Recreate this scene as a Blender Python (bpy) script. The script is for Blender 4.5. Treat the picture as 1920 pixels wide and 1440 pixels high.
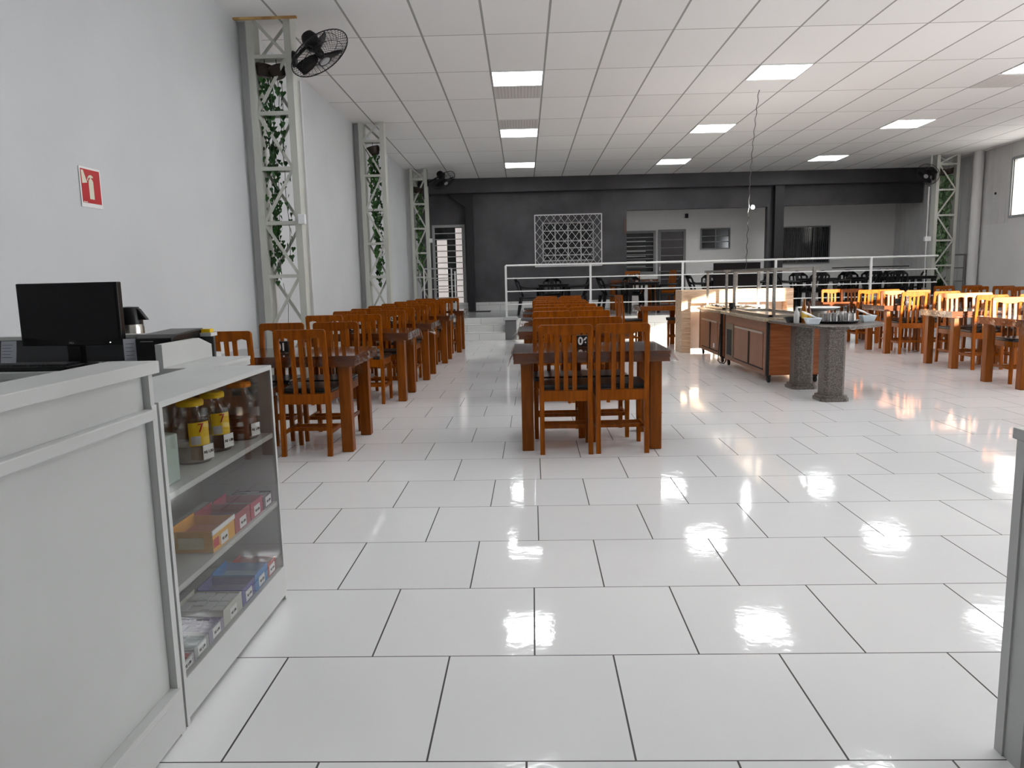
import bpy, math, random
from mathutils import Vector, Matrix
R = math.radians
PI = math.pi
D = bpy.data
C = bpy.context.scene.collection
for o in list(D.objects):
    D.objects.remove(o, do_unlink=True)
sc = bpy.context.scene

# ---------------------------------------------------------------- camera
cd = D.cameras.new('camera'); cam = D.objects.new('camera', cd); C.objects.link(cam)
FPX = 1384.735; PITCH, ROLL, YAW = .1415, -.0227, .0302
cp, sp, cr, sr, cy_, sy_ = math.cos(PITCH), math.sin(PITCH), math.cos(ROLL), math.sin(ROLL), math.cos(YAW), math.sin(YAW)
Rz = Matrix(((cy_, sy_, 0), (-sy_, cy_, 0), (0, 0, 1)))
Bm = Matrix(((1, 0, 0), (0, 0, -1), (0, 1, 0)))
Rx = Matrix(((1, 0, 0), (0, cp, -sp), (0, sp, cp)))
Rr = Matrix(((cr, -sr, 0), (sr, cr, 0), (0, 0, 1)))
M = Rr @ Rx @ Bm @ Rz
rot = Matrix((M[0], -M[1], -M[2])).transposed()
cam.matrix_world = Matrix.Translation((0, 0, 1.35)) @ rot.to_4x4()
cd.sensor_fit = 'HORIZONTAL'; cd.sensor_width = 36; cd.lens = 36 * FPX / 1920
cd.clip_start = .05; cd.clip_end = 200
sc.camera = cam
# ---------------------------------------------------------------- light and exposure
LED = 13.0
vs = sc.view_settings
vs.view_transform = 'Standard'; vs.look = 'None'; vs.gamma = 1; vs.use_curve_mapping = False
vs.exposure = 0.42
w = D.worlds.new('world'); sc.world = w; w.use_nodes = True
wn = w.node_tree.nodes; bg = wn['Background']
bg.inputs[0].default_value = (.92, .96, 1, 1); bg.inputs[1].default_value = 9.0
sd = D.lights.new('sun', 'SUN'); sd.energy = 28; sd.angle = R(.6); sd.color = (1, .90, .74)
sun = D.objects.new('sun', sd); C.objects.link(sun)
SDIR = Vector((-1, 1.2, -.3)).normalized()
sun.rotation_euler = SDIR.to_track_quat('-Z', 'Y').to_euler()
sun.location = (14, -4, 6)

# ---------------------------------------------------------------- materials
def mat(name, col, rough=.5, metal=0, spec=.5, emis=None, es=0, alpha=1, trans=0, ior=1.45, coat=0):
    m = D.materials.new(name); m.use_nodes = True
    b = m.node_tree.nodes['Principled BSDF']
    b.inputs['Base Color'].default_value = (*col, 1)
    b.inputs['Roughness'].default_value = rough
    b.inputs['Metallic'].default_value = metal
    b.inputs['Specular IOR Level'].default_value = spec
    b.inputs['Transmission Weight'].default_value = trans
    b.inputs['IOR'].default_value = ior
    b.inputs['Coat Weight'].default_value = coat
    if emis:
        b.inputs['Emission Color'].default_value = (*emis, 1); b.inputs['Emission Strength'].default_value = es
    return m
def nodes(m): return m.node_tree.nodes, m.node_tree.links, m.node_tree.nodes['Principled BSDF']
def noisy(m, c1, c2, scale=5, stretch=(1, 1, 1), detail=4, bump=0, lo=.35, hi=.65):
    n, l, b = nodes(m)
    tc = n.new('ShaderNodeTexCoord'); mp = n.new('ShaderNodeMapping'); mp.inputs['Scale'].default_value = stretch
    no = n.new('ShaderNodeTexNoise'); no.inputs['Scale'].default_value = scale; no.inputs['Detail'].default_value = detail
    cr_ = n.new('ShaderNodeValToRGB'); cr_.color_ramp.elements[0].position = lo; cr_.color_ramp.elements[1].position = hi
    cr_.color_ramp.elements[0].color = (*c1, 1); cr_.color_ramp.elements[1].color = (*c2, 1)
    l.new(tc.outputs['Object'], mp.inputs[0]); l.new(mp.outputs[0], no.inputs['Vector'])
    l.new(no.outputs[0], cr_.inputs[0]); l.new(cr_.outputs[0], b.inputs['Base Color'])
    if bump:
        bp = n.new('ShaderNodeBump'); bp.inputs['Strength'].default_value = bump; bp.inputs['Distance'].default_value = .01
        l.new(no.outputs[0], bp.inputs['Height']); l.new(bp.outputs[0], b.inputs['Normal'])
    return m
def mth(n, l, op, a, b=None, c=None):
    x = n.new('ShaderNodeMath'); x.operation = op
    for i, v in enumerate((a, b, c)):
        if v is None: continue
        if isinstance(v, (int, float)): x.inputs[i].default_value = v
        else: l.new(v, x.inputs[i])
    return x.outputs[0]

WOOD = noisy(mat('orange_varnished_wood', (.4, .12, .015), .3, spec=.22), (.20, .046, .0008), (.33, .080, .001), 6, (6, 6, .7))
TWOOD = noisy(mat('dark_table_wood', (.2, .06, .015), .2, coat=.5), (.09, .024, .006), (.15, .040, .008), 5, (.8, 6, 6))
LWOOD = noisy(mat('table_leg_wood', (.3, .1, .02), .35, spec=.25), (.17, .044, .002), (.25, .064, .003), 6, (6, 6, .6))
CWOOD = noisy(mat('cart_wood_laminate', (.3, .11, .04), .32), (.20, .062, .019), (.27, .092, .031), 4, (1, 1, 9))
BLACKSEAT = mat('black_vinyl', (.012, .012, .013), .3)
WHITELAM = noisy(mat('white_laminate', (.72, .73, .72), .35), (.52, .53, .52), (.56, .57, .56), 2)
WHITEP = noisy(mat('white_paint', (.78, .77, .75), .6), (.64, .64, .64), (.68, .68, .68), 1.2)
WPANEL = noisy(mat('grey_metal_cladding', (.62, .61, .61), .5), (.58, .575, .575), (.64, .635, .63), 1.5)
TRUSS = mat('pale_grey_enamel', (.56, .57, .52), .4)
GALV = mat('galvanised_steel', (.55, .55, .54), .35, .8)
RAILW = mat('white_enamel_pipe', (.75, .76, .76), .3)
STEEL = noisy(mat('brushed_steel', (.45, .42, .39), .28, .9), (.40, .37, .34), (.50, .47, .43), 8, (1, 1, 8))
DARKP = noisy(mat('charcoal_paint', (.065, .063, .07), .55), (.048, .047, .053), (.088, .085, .092), 1.4, bump=.15, lo=.3, hi=.7)
DARKB = noisy(mat('charcoal_beam_paint', (.05, .048, .054), .5), (.040, .039, .044), (.060, .058, .064), 1.2)
DARKC = mat('black_column_paint', (.016, .016, .019), .45)
BLACK = mat('black_plastic', (.004, .004, .005), .30, spec=.3)
BLACKM = mat('matte_black', (.01, .01, .011), .6)
SCREEN = mat('black_screen', (.003, .003, .004), .12, spec=.3)
STONE = D.materials.new('speckled_granite'); STONE.use_nodes = True
def speck(m, c1, c2, c3, sc_, rough):
    n, l, b = nodes(m)
    tc = n.new('ShaderNodeTexCoord'); v = n.new('ShaderNodeTexVoronoi'); v.inputs['Scale'].default_value = sc_
    no = n.new('ShaderNodeTexNoise'); no.inputs['Scale'].default_value = sc_ * .7; no.inputs['Detail'].default_value = 5
    l.new(tc.outputs['Object'], v.inputs['Vector']); l.new(tc.outputs['Object'], no.inputs['Vector'])
    s = mth(n, l, 'MULTIPLY_ADD', v.outputs['Distance'], .45, mth(n, l, 'MULTIPLY', no.outputs[0], .6))
    r = n.new('ShaderNodeValToRGB'); e = r.color_ramp.elements
    e[0].position = .36; e[0].color = (*c1, 1); e[1].position = .72; e[1].color = (*c3, 1)
    x = e.new(.52); x.color = (*c2, 1)
    l.new(s, r.inputs[0]); l.new(r.outputs[0], b.inputs['Base Color']); b.inputs['Roughness'].default_value = rough
speck(STONE, (.055, .046, .040), (.115, .098, .085), (.23, .20, .175), 95, .3)
TANST = D.materials.new('tan_stone_worktop'); TANST.use_nodes = True
speck(TANST, (.16, .12, .075), (.34, .27, .18), (.50, .42, .30), 90, .2)
POT = mat('dark_brown_pot', (.02, .011, .007), .5)
LEAF = noisy(mat('ivy_leaf', (.02, .09, .02), .4), (.010, .045, .012), (.03, .13, .02), 3)
LEAF2 = noisy(mat('light_ivy_leaf', (.06, .2, .05), .45), (.06, .13, .055), (.22, .36, .18), 6)
STEM = mat('vine_stem', (.05, .1, .04), .6)
RED = mat('red_sign', (.5, .006, .012), .3)
CREAM = mat('cream_symbol', (.75, .74, .60), .5)
WHITE = mat('white_print', (.85, .85, .85), .5)
YEL = mat('yellow_plastic', (.85, .55, .01), .35)
ORA = mat('orange_plastic', (.75, .22, .01), .35)
GREEN = mat('grey_green_sheet', (.33, .42, .38), .5)
LEDM = mat('led_panel_light', (1, 1, 1), .5, emis=(.97, .985, 1), es=LED)
BULB = mat('lit_bulb', (1, 1, 1), .5, emis=(.95, .98, 1), es=500)
PWHITE = mat('white_plastic', (.8, .82, .83), .4)
PLINE = mat('ribbed_diffuser', (.70, .66, .64), .4)
GLASSW = mat('dark_window_glass', (.012, .013, .015), .08, spec=.7)
OUTGL = mat('daylight_glow_glass', (.8, .75, .72), .5, emis=(1, .9, .86), es=.30)  # emission puts the daylight behind the door glass into the material
STRAW = noisy(mat('striped_light_wood', (.7, .5, .34), .45), (.46, .27, .15), (.84, .66, .48), 7, (.5, 1, 26), lo=.38, hi=.6)
KRAFT = mat('kraft_paper', (.32, .16, .05), .6)
def clear(name, tint, gl=.13, rough=.05):
    m = D.materials.new(name); m.use_nodes = True; n = m.node_tree.nodes; l = m.node_tree.links
    n.remove(n['Principled BSDF']); out = n['Material Output']
    t = n.new('ShaderNodeBsdfTransparent'); t.inputs[0].default_value = (*tint, 1)
    g = n.new('ShaderNodeBsdfGlossy'); g.inputs['Roughness'].default_value = rough
    f = n.new('ShaderNodeLayerWeight'); pw = n.new('ShaderNodeMath'); pw.operation = 'POWER'; pw.inputs[1].default_value = 4.2
    l.new(f.outputs['Facing'], pw.inputs[0])
    mx = n.new('ShaderNodeMixShader'); a = n.new('ShaderNodeMath'); a.operation = 'ADD'; a.use_clamp = True
    a.inputs[1].default_value = gl; l.new(pw.outputs[0], a.inputs[0]); l.new(a.outputs[0], mx.inputs[0])
    l.new(t.outputs[0], mx.inputs[1]); l.new(g.outputs[0], mx.inputs[2]); l.new(mx.outputs[0], out.inputs[0])
    return m
CLOTH = clear('clear_plastic_film', (.95, .94, .94), .025, .07)
GLASS = clear('clear_glass', (.88, .885, .88), .0, .02)
JARP = clear('clear_jar_plastic', (.86, .86, .84), .06, .05)

def floor_mat():
    m = D.materials.new('white_glazed_tile'); m.use_nodes = True; n, l, b = nodes(m)
    tc = n.new('ShaderNodeTexCoord'); s = n.new('ShaderNodeSeparateXYZ'); l.new(tc.outputs['Object'], s.inputs[0])
    W, Dp, Y0 = .5910, .5912, 1.9145
    ry = mth(n, l, 'DIVIDE', mth(n, l, 'SUBTRACT', s.outputs[1], Y0), Dp)
    row = mth(n, l, 'FLOOR', ry)
    par = mth(n, l, 'MULTIPLY', mth(n, l, 'FLOORED_MODULO', row, 2.0), .5)
    dr = mth(n, l, 'MULTIPLY', mth(n, l, 'MAXIMUM', mth(n, l, 'MINIMUM', row, 9.0), -3.0), .021)
    ph = mth(n, l, 'ADD', mth(n, l, 'ADD', par, dr), .452)
    cx = mth(n, l, 'SUBTRACT', mth(n, l, 'DIVIDE', s.outputs[0], W), ph)
    def edge(v, size, hw):
        f = mth(n, l, 'FRACT', v)
        d = mth(n, l, 'MINIMUM', f, mth(n, l, 'SUBTRACT', 1.0, f))
        return mth(n, l, 'LESS_THAN', mth(n, l, 'MULTIPLY', d, size), hw)
    g = mth(n, l, 'MAXIMUM', edge(ry, Dp, .0024), edge(cx, W, .0031))
    cb = n.new('ShaderNodeCombineXYZ'); l.new(mth(n, l, 'FLOOR', cx), cb.inputs[0]); l.new(row, cb.inputs[1])
    wn_ = n.new('ShaderNodeTexWhiteNoise'); l.new(cb.outputs[0], wn_.inputs[0])
    cr_ = n.new('ShaderNodeValToRGB'); cr_.color_ramp.elements[0].color = (.84, .84, .845, 1); cr_.color_ramp.elements[1].color = (.88, .88, .88, 1)
    l.new(wn_.outputs[0], cr_.inputs[0])
    no = n.new('ShaderNodeTexNoise'); no.inputs['Scale'].default_value = 240; l.new(tc.outputs['Object'], no.inputs['Vector'])
    sp_ = mth(n, l, 'GREATER_THAN', no.outputs[0], .80)
    g2 = mth(n, l, 'MAXIMUM', g, mth(n, l, 'MULTIPLY', sp_, .5))
    mx = n.new('ShaderNodeMixRGB'); l.new(g2, mx.inputs[0]); l.new(cr_.outputs[0], mx.inputs[1]); mx.inputs[2].default_value = (.03, .03, .026, 1)
    l.new(mx.outputs[0], b.inputs['Base Color'])
    l.new(mth(n, l, 'MULTIPLY_ADD', g, .5, .065), b.inputs['Roughness'])
    b.inputs['Specular IOR Level'].default_value = .62
    n2 = n.new('ShaderNodeTexNoise'); n2.inputs['Scale'].default_value = 11; n2.inputs['Detail'].default_value = 4; l.new(tc.outputs['Object'], n2.inputs['Vector'])
    bp = n.new('ShaderNodeBump'); bp.inputs['Strength'].default_value = .13; bp.inputs['Distance'].default_value = .006
    l.new(mth(n, l, 'SUBTRACT', n2.outputs[0], mth(n, l, 'MULTIPLY', g, .3)), bp.inputs['Height']); l.new(bp.outputs[0], b.inputs['Normal'])
    return m
def grid_mat(name, col, gcol, W, H, hw, hh, ax=(0, 1), off=(0, 0), rough=.5, half=0.0):
    m = D.materials.new(name); m.use_nodes = True; n, l, b = nodes(m)
    tc = n.new('ShaderNodeTexCoord'); s = n.new('ShaderNodeSeparateXYZ'); l.new(tc.outputs['Object'], s.inputs[0])
    v = mth(n, l, 'DIVIDE', mth(n, l, 'SUBTRACT', s.outputs[ax[1]], off[1]), H)
    u = mth(n, l, 'DIVIDE', mth(n, l, 'SUBTRACT', s.outputs[ax[0]], off[0]), W)
    if half: u = mth(n, l, 'SUBTRACT', u, mth(n, l, 'MULTIPLY', mth(n, l, 'FLOORED_MODULO', mth(n, l, 'FLOOR', v), 2.0), half))
    def edge(x, size, h):
        f = mth(n, l, 'FRACT', x)
        return mth(n, l, 'LESS_THAN', mth(n, l, 'MULTIPLY', mth(n, l, 'MINIMUM', f, mth(n, l, 'SUBTRACT', 1.0, f)), size), h)
    g = mth(n, l, 'MAXIMUM', edge(u, W, hw), edge(v, H, hh))
    cb = n.new('ShaderNodeCombineXYZ'); l.new(mth(n, l, 'FLOOR', u), cb.inputs[0]); l.new(mth(n, l, 'FLOOR', v), cb.inputs[1])
    wn_ = n.new('ShaderNodeTexWhiteNoise'); l.new(cb.outputs[0], wn_.inputs[0])
    cr_ = n.new('ShaderNodeValToRGB'); cr_.color_ramp.elements[0].color = (*[c * .96 for c in col], 1); cr_.color_ramp.elements[1].color = (*[min(1, c * 1.03) for c in col], 1)
    l.new(wn_.outputs[0], cr_.inputs[0])
    mx = n.new('ShaderNodeMixRGB'); l.new(g, mx.inputs[0]); l.new(cr_.outputs[0], mx.inputs[1]); mx.inputs[2].default_value = (*gcol, 1)
    l.new(mx.outputs[0], b.inputs['Base Color']); b.inputs['Roughness'].default_value = rough
    return m
FLOORM = floor_mat()
CEILM = grid_mat('white_ceiling_tile', (.93, .92, .91), (.36, .355, .345), .7395, 1.4789, .013, .0075, rough=.7)
STEPM = grid_mat('white_step_tile', (.74, .75, .74), (.33, .34, .34), .6, .16, .004, .003, ax=(0, 2), half=.5, rough=.2)
RIB = grid_mat('ribbed_white_panel', (.70, .67, .65), (.55, .50, .48), .05, 5, .007, .0001, rough=.5)

# ---------------------------------------------------------------- mesh helpers
class MB:
    def __init__(s): s.v = []; s.f = []
    def add(s, vs_, fs, T=None):
        k = len(s.v)
        for p in vs_: s.v.append(tuple(T @ Vector(p)) if T else tuple(p))
        for f in fs: s.f.append([i + k for i in f])
        return s
    def box(s, x0, x1, y0, y1, z0, z1, T=None):
        return s.add([(x0, y0, z0), (x1, y0, z0), (x1, y1, z0), (x0, y1, z0), (x0, y0, z1), (x1, y0, z1), (x1, y1, z1), (x0, y1, z1)],
                     [(0, 3, 2, 1), (4, 5, 6, 7), (0, 1, 5, 4), (1, 2, 6, 5), (2, 3, 7, 6), (3, 0, 4, 7)], T)
    def hexa(s, a, b):  # two quads (lists of 4)
        return s.add(a + b, [(0, 3, 2, 1), (4, 5, 6, 7), (0, 1, 5, 4), (1, 2, 6, 5), (2, 3, 7, 6), (3, 0, 4, 7)])
    def bar(s, p, q, wd, h=None, up=(0, 0, 1)):
        p = Vector(p); q = Vector(q); h = h or wd; d = (q - p).normalized(); u = Vector(up)
        if abs(d.dot(u)) > .98: u = Vector((0, 1, 0))
        a = d.cross(u).normalized() * wd / 2; b = a.cross(d).normalized() * h / 2
        return s.hexa([tuple(p - a - b), tuple(p + a - b), tuple(p + a + b), tuple(p - a + b)], [tuple(q - a - b), tuple(q + a - b), tuple(q + a + b), tuple(q - a + b)])
    def tube(s, pts, r, n=8, closed=False, cap=True):
        pts = [Vector(p) for p in pts]; N = len(pts); rr = r if isinstance(r, (list, tuple)) else [r] * N
        k = len(s.v); prev = None
        for i, p in enumerate(pts):
            if closed: d = pts[(i + 1) % N] - pts[i - 1]
            else: d = pts[min(i + 1, N - 1)] - pts[max(i - 1, 0)]
            d.normalize()
            if prev is None:
                u = Vector((0, 0, 1)) if abs(d.z) < .9 else Vector((1, 0, 0)); a = d.cross(u).normalized()
            else: a = (prev - d * prev.dot(d)).normalized()
            prev = a; b = d.cross(a)
            for j in range(n):
                t = 2 * PI * j / n; s.v.append(tuple(p + (a * math.cos(t) + b * math.sin(t)) * rr[i]))
        for i in range(N if closed else N - 1):
            for j in range(n):
                i2 = (i + 1) % N
                s.f.append([k + i * n + j, k + i * n + (j + 1) % n, k + i2 * n + (j + 1) % n, k + i2 * n + j])
        if not closed and cap:
            s.f.append([k + j for j in range(n)][::-1]); s.f.append([k + (N - 1) * n + j for j in range(n)])
        return s
    def lathe(s, prof, n=24, T=None, sx=1, sy=1):
        vs_ = []; fs = []
        for r, z in prof:
            for j in range(n): t = 2 * PI * j / n; vs_.append((r * sx * math.cos(t), r * sy * math.sin(t), z))
        for i in range(len(prof) - 1):
            for j in range(n): fs.append([i * n + j, i * n + (j + 1) % n, (i + 1) * n + (j + 1) % n, (i + 1) * n + j])
        if prof[0][0] > 1e-6: fs.append(list(range(n))[::-1])
        if prof[-1][0] > 1e-6: fs.append([(len(prof) - 1) * n + j for j in range(n)])
        return s.add(vs_, fs, T)
    def prism(s, poly, z0, z1, T=None):
        n = len(poly)
        return s.add([(x, y, z0) for x, y in poly] + [(x, y, z1) for x, y in poly],
                     [list(range(n))[::-1], list(range(n, 2 * n))] + [[i, (i + 1) % n, n + (i + 1) % n, n + i] for i in range(n)], T)
    def build(s, name, m, parent=None, smooth=False, bevel=0, seg=2, solid=0):
        me = D.meshes.new(name); me.from_pydata(s.v, [], s.f); me.validate(); me.materials.append(m)
        o = D.objects.new(name, me); C.objects.link(o)
        if parent: o.parent = parent
        if smooth:
            for p in me.polygons: p.use_smooth = True
            try: me.set_sharp_from_angle(angle=R(38))
            except Exception: pass
        if solid:
            md = o.modifiers.new('thick', 'SOLIDIFY'); md.thickness = solid
        if bevel:
            md = o.modifiers.new('bevel', 'BEVEL'); md.width = bevel; md.segments = seg; md.limit_method = 'ANGLE'
        return o
USED = {}
def tag(o, label, cat, group=None, kind=None):
    o['label'] = label; o['category'] = cat
    if group: o['group'] = group
    if kind: o['kind'] = kind
    return o
def thing(name, label, cat, loc=(0, 0, 0), rz=0, group=None):
    o = D.objects.new(name, None); C.objects.link(o); o.location = loc; o.rotation_euler = (0, 0, rz); o.empty_display_size = .1
    return tag(o, label, cat, group)
def struct(o): o['kind'] = 'structure'; return o
def kids(o): return [c for c in D.objects if c.parent == o]
CH = {}
def dup(root, loc, rz, label, group=None):
    if root.name not in CH: CH[root.name] = [(c, kids(c)) for c in kids(root)]
    r = root.copy(); C.objects.link(r); r.location = loc; r.rotation_euler = (0, 0, rz); r['label'] = label
    if group: r['group'] = group
    for c, gs in CH[root.name]:
        c2 = c.copy(); C.objects.link(c2); c2.parent = r
        for g in gs: g2 = g.copy(); C.objects.link(g2); g2.parent = c2
    return r
def text(name, body, size, m, parent, T, depth=.001, bold=.0):
    cu = D.curves.new(name, 'FONT'); cu.body = body; cu.size = size; cu.align_x = 'CENTER'; cu.align_y = 'CENTER'; cu.extrude = depth; cu.offset = bold
    tmp = D.objects.new(name + '_tmp', cu); C.objects.link(tmp)
    dg = bpy.context.evaluated_depsgraph_get(); me = D.meshes.new_from_object(tmp.evaluated_get(dg))
    D.objects.remove(tmp, do_unlink=True)
    me.materials.clear(); me.materials.append(m); me.transform(T)
    o = D.objects.new(name, me); C.objects.link(o)
    if parent: o.parent = parent
    return o
def lin(name, m): return m
def ceilz(x, y): return 4.334 - .01433 * y - .00266 * x
FACE_CAM = Matrix(((1, 0, 0, 0), (0, 0, 1, 0), (0, 1, 0, 0), (0, 0, 0, 1)))  # text plane -> XZ
FACE_CAM = Matrix.Rotation(PI / 2, 4, 'X')
def TR(x, y, z): return Matrix.Translation((x, y, z))

# ================================================================= SETTING
struct(MB().box(-3.5, 10.9, -4.2, 21.2, -.1, 0).build('floor', FLOORM))
# ceiling: tilted sheet with its own grid axes
ceil = D.objects.new('ceiling', None)
D.objects.remove(ceil)
cm = MB(); cm.box(-2.2, 17.2, -9.6, 8.2, 0, .05)
cm.v = [(x * .7395, y * 1.4789, z) for x, y, z in cm.v]
ceil = struct(cm.build('ceiling', CEILM))
gx, gy_ = -1.8745, 9.183; g_ = .0119
ox = gx - g_ * gy_; oy = gy_ + g_ * gx
ux = Vector((1, g_ * -1 * -1, 0)); ux = Vector((1, .0119, -.00266)).normalized(); uy = Vector((-.0119, 1, -.01433)).normalized(); uz = ux.cross(uy).normalized()
ux = uy.cross(uz)
ceil.matrix_world = Matrix(((ux.x, uy.x, uz.x, ox), (ux.y, uy.y, uz.y, oy), (ux.z, uy.z, uz.z, ceilz(ox, oy)), (0, 0, 0, 1)))
def cellbox(mb, c0, c1, r0, r1, z0, z1): return mb.box(c0 * .7395, c1 * .7395, r0 * 1.4789, r1 * 1.4789, z0, z1)
rown = {-4: 'behind the camera', -1.5: 'just behind the camera', 1: 'nearest', 3.5: 'middle', 6: 'farthest'}
coln = {2: 'in the line above the central tables', 7: 'in the line above the serving carts', 12: 'in the line nearest the right wall'}
for c in (2, 7, 12):
    for r in (-4, -1.5, 1, 3.5, 6):
        o = thing('ceiling_light', 'x', 'ceiling light', group='square LED panels in the tile ceiling')
        o.matrix_world = ceil.matrix_world
        b = MB(); a0, a1, b0, b1 = c + .03, c + .97, r + .02, r + .49
        bb = MB(); cellbox(bb, a0, a1, b0, b1, -.006, -.002); bb.build('diffuser', LEDM, o)
        e = .014
        cellbox(b, a0 - e, a0, b0 - e / 2, b1 + e / 2, -.010, -.001); cellbox(b, a1, a1 + e, b0 - e / 2, b1 + e / 2, -.010, -.001)
        cellbox(b, a0, a1, b0 - e / 2, b0, -.010, -.001); cellbox(b, a0, a1, b1, b1 + e / 2, -.010, -.001)
        b.build('frame', PWHITE, o)
        if r in (1, 3.5, 6): o['label'] = 'lit square ceiling panel, %s of three %s' % (rown[r], coln[c])
        else: o['label'] = 'lit square ceiling panel %s, %s' % ('over the counter' if r == -1.5 else 'behind the counter', coln[c])
for c, r, n in ((2, 1.5, 'just beyond the nearest lit panel'), (2, 3.0, 'just before the middle lit panel'), (12, 1.55, 'beside the panel nearest the right wall')):
    b = MB(); cellbox(b, c + .03, c + .97, r + .015, r + .485, -.004, -.001)
    o = b.build('ceiling_grille', RIB); o.matrix_world = ceil.matrix_world
    tag(o, 'pinkish ribbed ceiling grille ' + n, 'ceiling grille', 'ribbed grilles beside the ceiling lights')

# walls
def wallx(t): return -3.30 + .0092 * (t + 3)
b = MB(); b.hexa([(wallx(-4.2) - .2, -4.2, 0), (wallx(-4.2), -4.2, 0), (wallx(20.9), 20.9, 0), (wallx(20.9) - .2, 20.9, 0)],
                 [(wallx(-4.2) - .2, -4.2, 4.5), (wallx(-4.2), -4.2, 4.5), (wallx(20.9), 20.9, 4.5), (wallx(20.9) - .2, 20.9, 4.5)])
struct(b.build('wall_left', noisy(mat('cool_white_paint', (.62, .64, .66), .6), (.60, .615, .63), (.635, .65, .665), 1.2)))
struct(MB().box(-3.5, 10.9, -4.4, -4.2, 0, 4.7).build('wall_front', WHITEP))
XR = 10.62
b = MB()
wins = [(14.9, 17.03, 2.49, 3.69)]
slot = (2.5, 9.6, 2.1, 3.3); FZ = (.5, 3.3)  # unseen opening, added and sized to shape the sunbeam
def wall_r(b, y0, y1, z0, z1): b.box(XR, XR + .18, y0, y1, z0, z1)
wall_r(b, -4.2, slot[0], 0, 4.6); wall_r(b, slot[0], slot[1], 0, FZ[0]); wall_r(b, slot[0], 5.4, slot[3], 4.6); wall_r(b, 5.4, slot[1], 2.6, 4.6)
wall_r(b, slot[1], 14.9, 0, 4.6); wall_r(b, 14.9, 17.03, 0, 2.49); wall_r(b, 14.9, 17.03, 3.69, 4.6); wall_r(b, 17.03, 23.4, 0, 4.6)
struct(b.build('wall_right', WHITEP))
# ribbed cladding on upper right wall
b = MB()
y = 14.2
while y < 22.9:
    z0 = 2.35 if y < 18.2 else .48
    if not (14.75 < y < 17.15): b.box(XR - .012, XR, y, y + .05, z0, ceilz(XR, y))
    y += .25
b.box(XR - .006, XR - .001, 17.1, 18.0, 2.35, 4.05); b.box(XR - .006, XR - .001, 18.2, 22.3, .48, 4.0)
struct(b.build('trim_1', WPANEL))
o = MB(); o.box(XR - .02, XR + .02, 14.85, 14.9, 2.44, 3.74).box(XR - .02, XR + .02, 17.03, 17.08, 2.44, 3.74).box(XR - .02, XR + .02, 14.9, 17.03, 3.69, 3.75).box(XR - .02, XR + .02, 14.9, 17.03, 2.44, 2.49).box(XR - .01, XR + .02, 15.95, 15.99, 2.49, 3.69)
struct(o.build('window_1', mat('grey_frame', (.30, .32, .33), .4)))
o = MB()
for yy0 in (2.5, 5.32, 7.46, 9.57): o.box(XR + .05, XR + .09, yy0, yy0 + .04, slot[2], slot[3])
for yy0 in (2.5, 5.32, 7.46, 9.57): o.box(XR + .05, XR + .09, yy0, yy0 + .04, FZ[0], slot[2] - .04)
o.box(XR + .05, XR + .09, slot[0], slot[1], slot[2] - .04, slot[2])
w2 = struct(o.build('unseen_sun_opening', mat('grey_frame_side', (.30, .32, .33), .4)))  # frame of the added out-of-view opening for the sun
FROST = D.materials.new('added_diffusing_glass'); FROST.use_nodes = True; n_ = FROST.node_tree.nodes; n_.remove(n_['Principled BSDF'])
tl = n_.new('ShaderNodeBsdfTranslucent'); tl.inputs[0].default_value = (.19, .185, .18, 1); FROST.node_tree.links.new(tl.outputs[0], n_['Material Output'].inputs[0])  # translucent panes added to spread daylight and stop stray sun patches
b = MB()
def quad(y0, y1, z0, z1): b.add([(XR + .07, y0, z0), (XR + .07, y1, z0), (XR + .07, y1, z1), (XR + .07, y0, z1)], [(0, 1, 2, 3)])
quad(slot[0], slot[1], FZ[0], slot[2] - .02); quad(14.9, 17.03, 2.49, 3.69)
b.build('added_diffusing_pane', FROST, w2)
# pilasters behind left trusses
for i, yy0 in enumerate((8.62, 13.72, 18.78)):
    x0 = wallx(yy0)
    struct(MB().box(x0 - .02, x0 + .15, yy0 - .06, yy0 + .24, 0, ceilz(-3, yy0) + .05).build('trim_%d' % (i + 2), WHITEP, bevel=.01))
struct(MB().lathe([(.11, 0), (.11, 4.12)], 20, TR(XR - .13, 18.12, 0)).build('trim_5', WHITEP, smooth=True))
# dark back wall
YD = 20.7
b = MB()
b.box(-3.3, 2.61, YD, YD + .2, 0, 4.3)
b = MB(); b.box(-3.3, -2.74, YD, YD + .2, .48, 4.3).box(-2.74, -1.83, YD, YD + .2, 2.86, 4.3).box(-1.83, .30, YD, YD + .2, .48, 4.3)
b.box(.30, 1.72, YD, YD + .2, .48, 1.80).box(.30, 1.72, YD, YD + .2, 2.86, 4.3).box(1.72, 2.61, YD, YD + .2, .48, 4.3)
b.box(2.61, 6.42, YD, YD + .2, 3.13, 4.3).box(6.42, 6.80, YD + .0, YD + .2, .48, 4.3).box(6.8, 10.58, YD + .05, YD + .2, 3.145, 4.3)
struct(b.build('wall_back', DARKP))
struct(MB().box(-2.95, 10.58, YD - .32, YD - .002, 3.665, 4.2).build('trim_6', DARKB, bevel=.008))
o = MB().box(-1.78, -1.58, YD - .22, YD - .01, .48, 3.664); o.add([(-2.3, YD - .2, 3.664), (-1.78, YD - .2, 3.664), (-1.78, YD - .2, 3.3), (-2.3, YD - .05, 3.664), (-1.78, YD - .05, 3.664), (-1.78, YD - .05, 3.3)], [(0, 2, 1), (3, 4, 5), (0, 3, 5, 2)])
struct(o.build('trim_7', DARKC))
struct(MB().box(6.56, 6.80, YD - .2, YD - .003, .48, 3.664).build('trim_8', DARKC))
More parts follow.
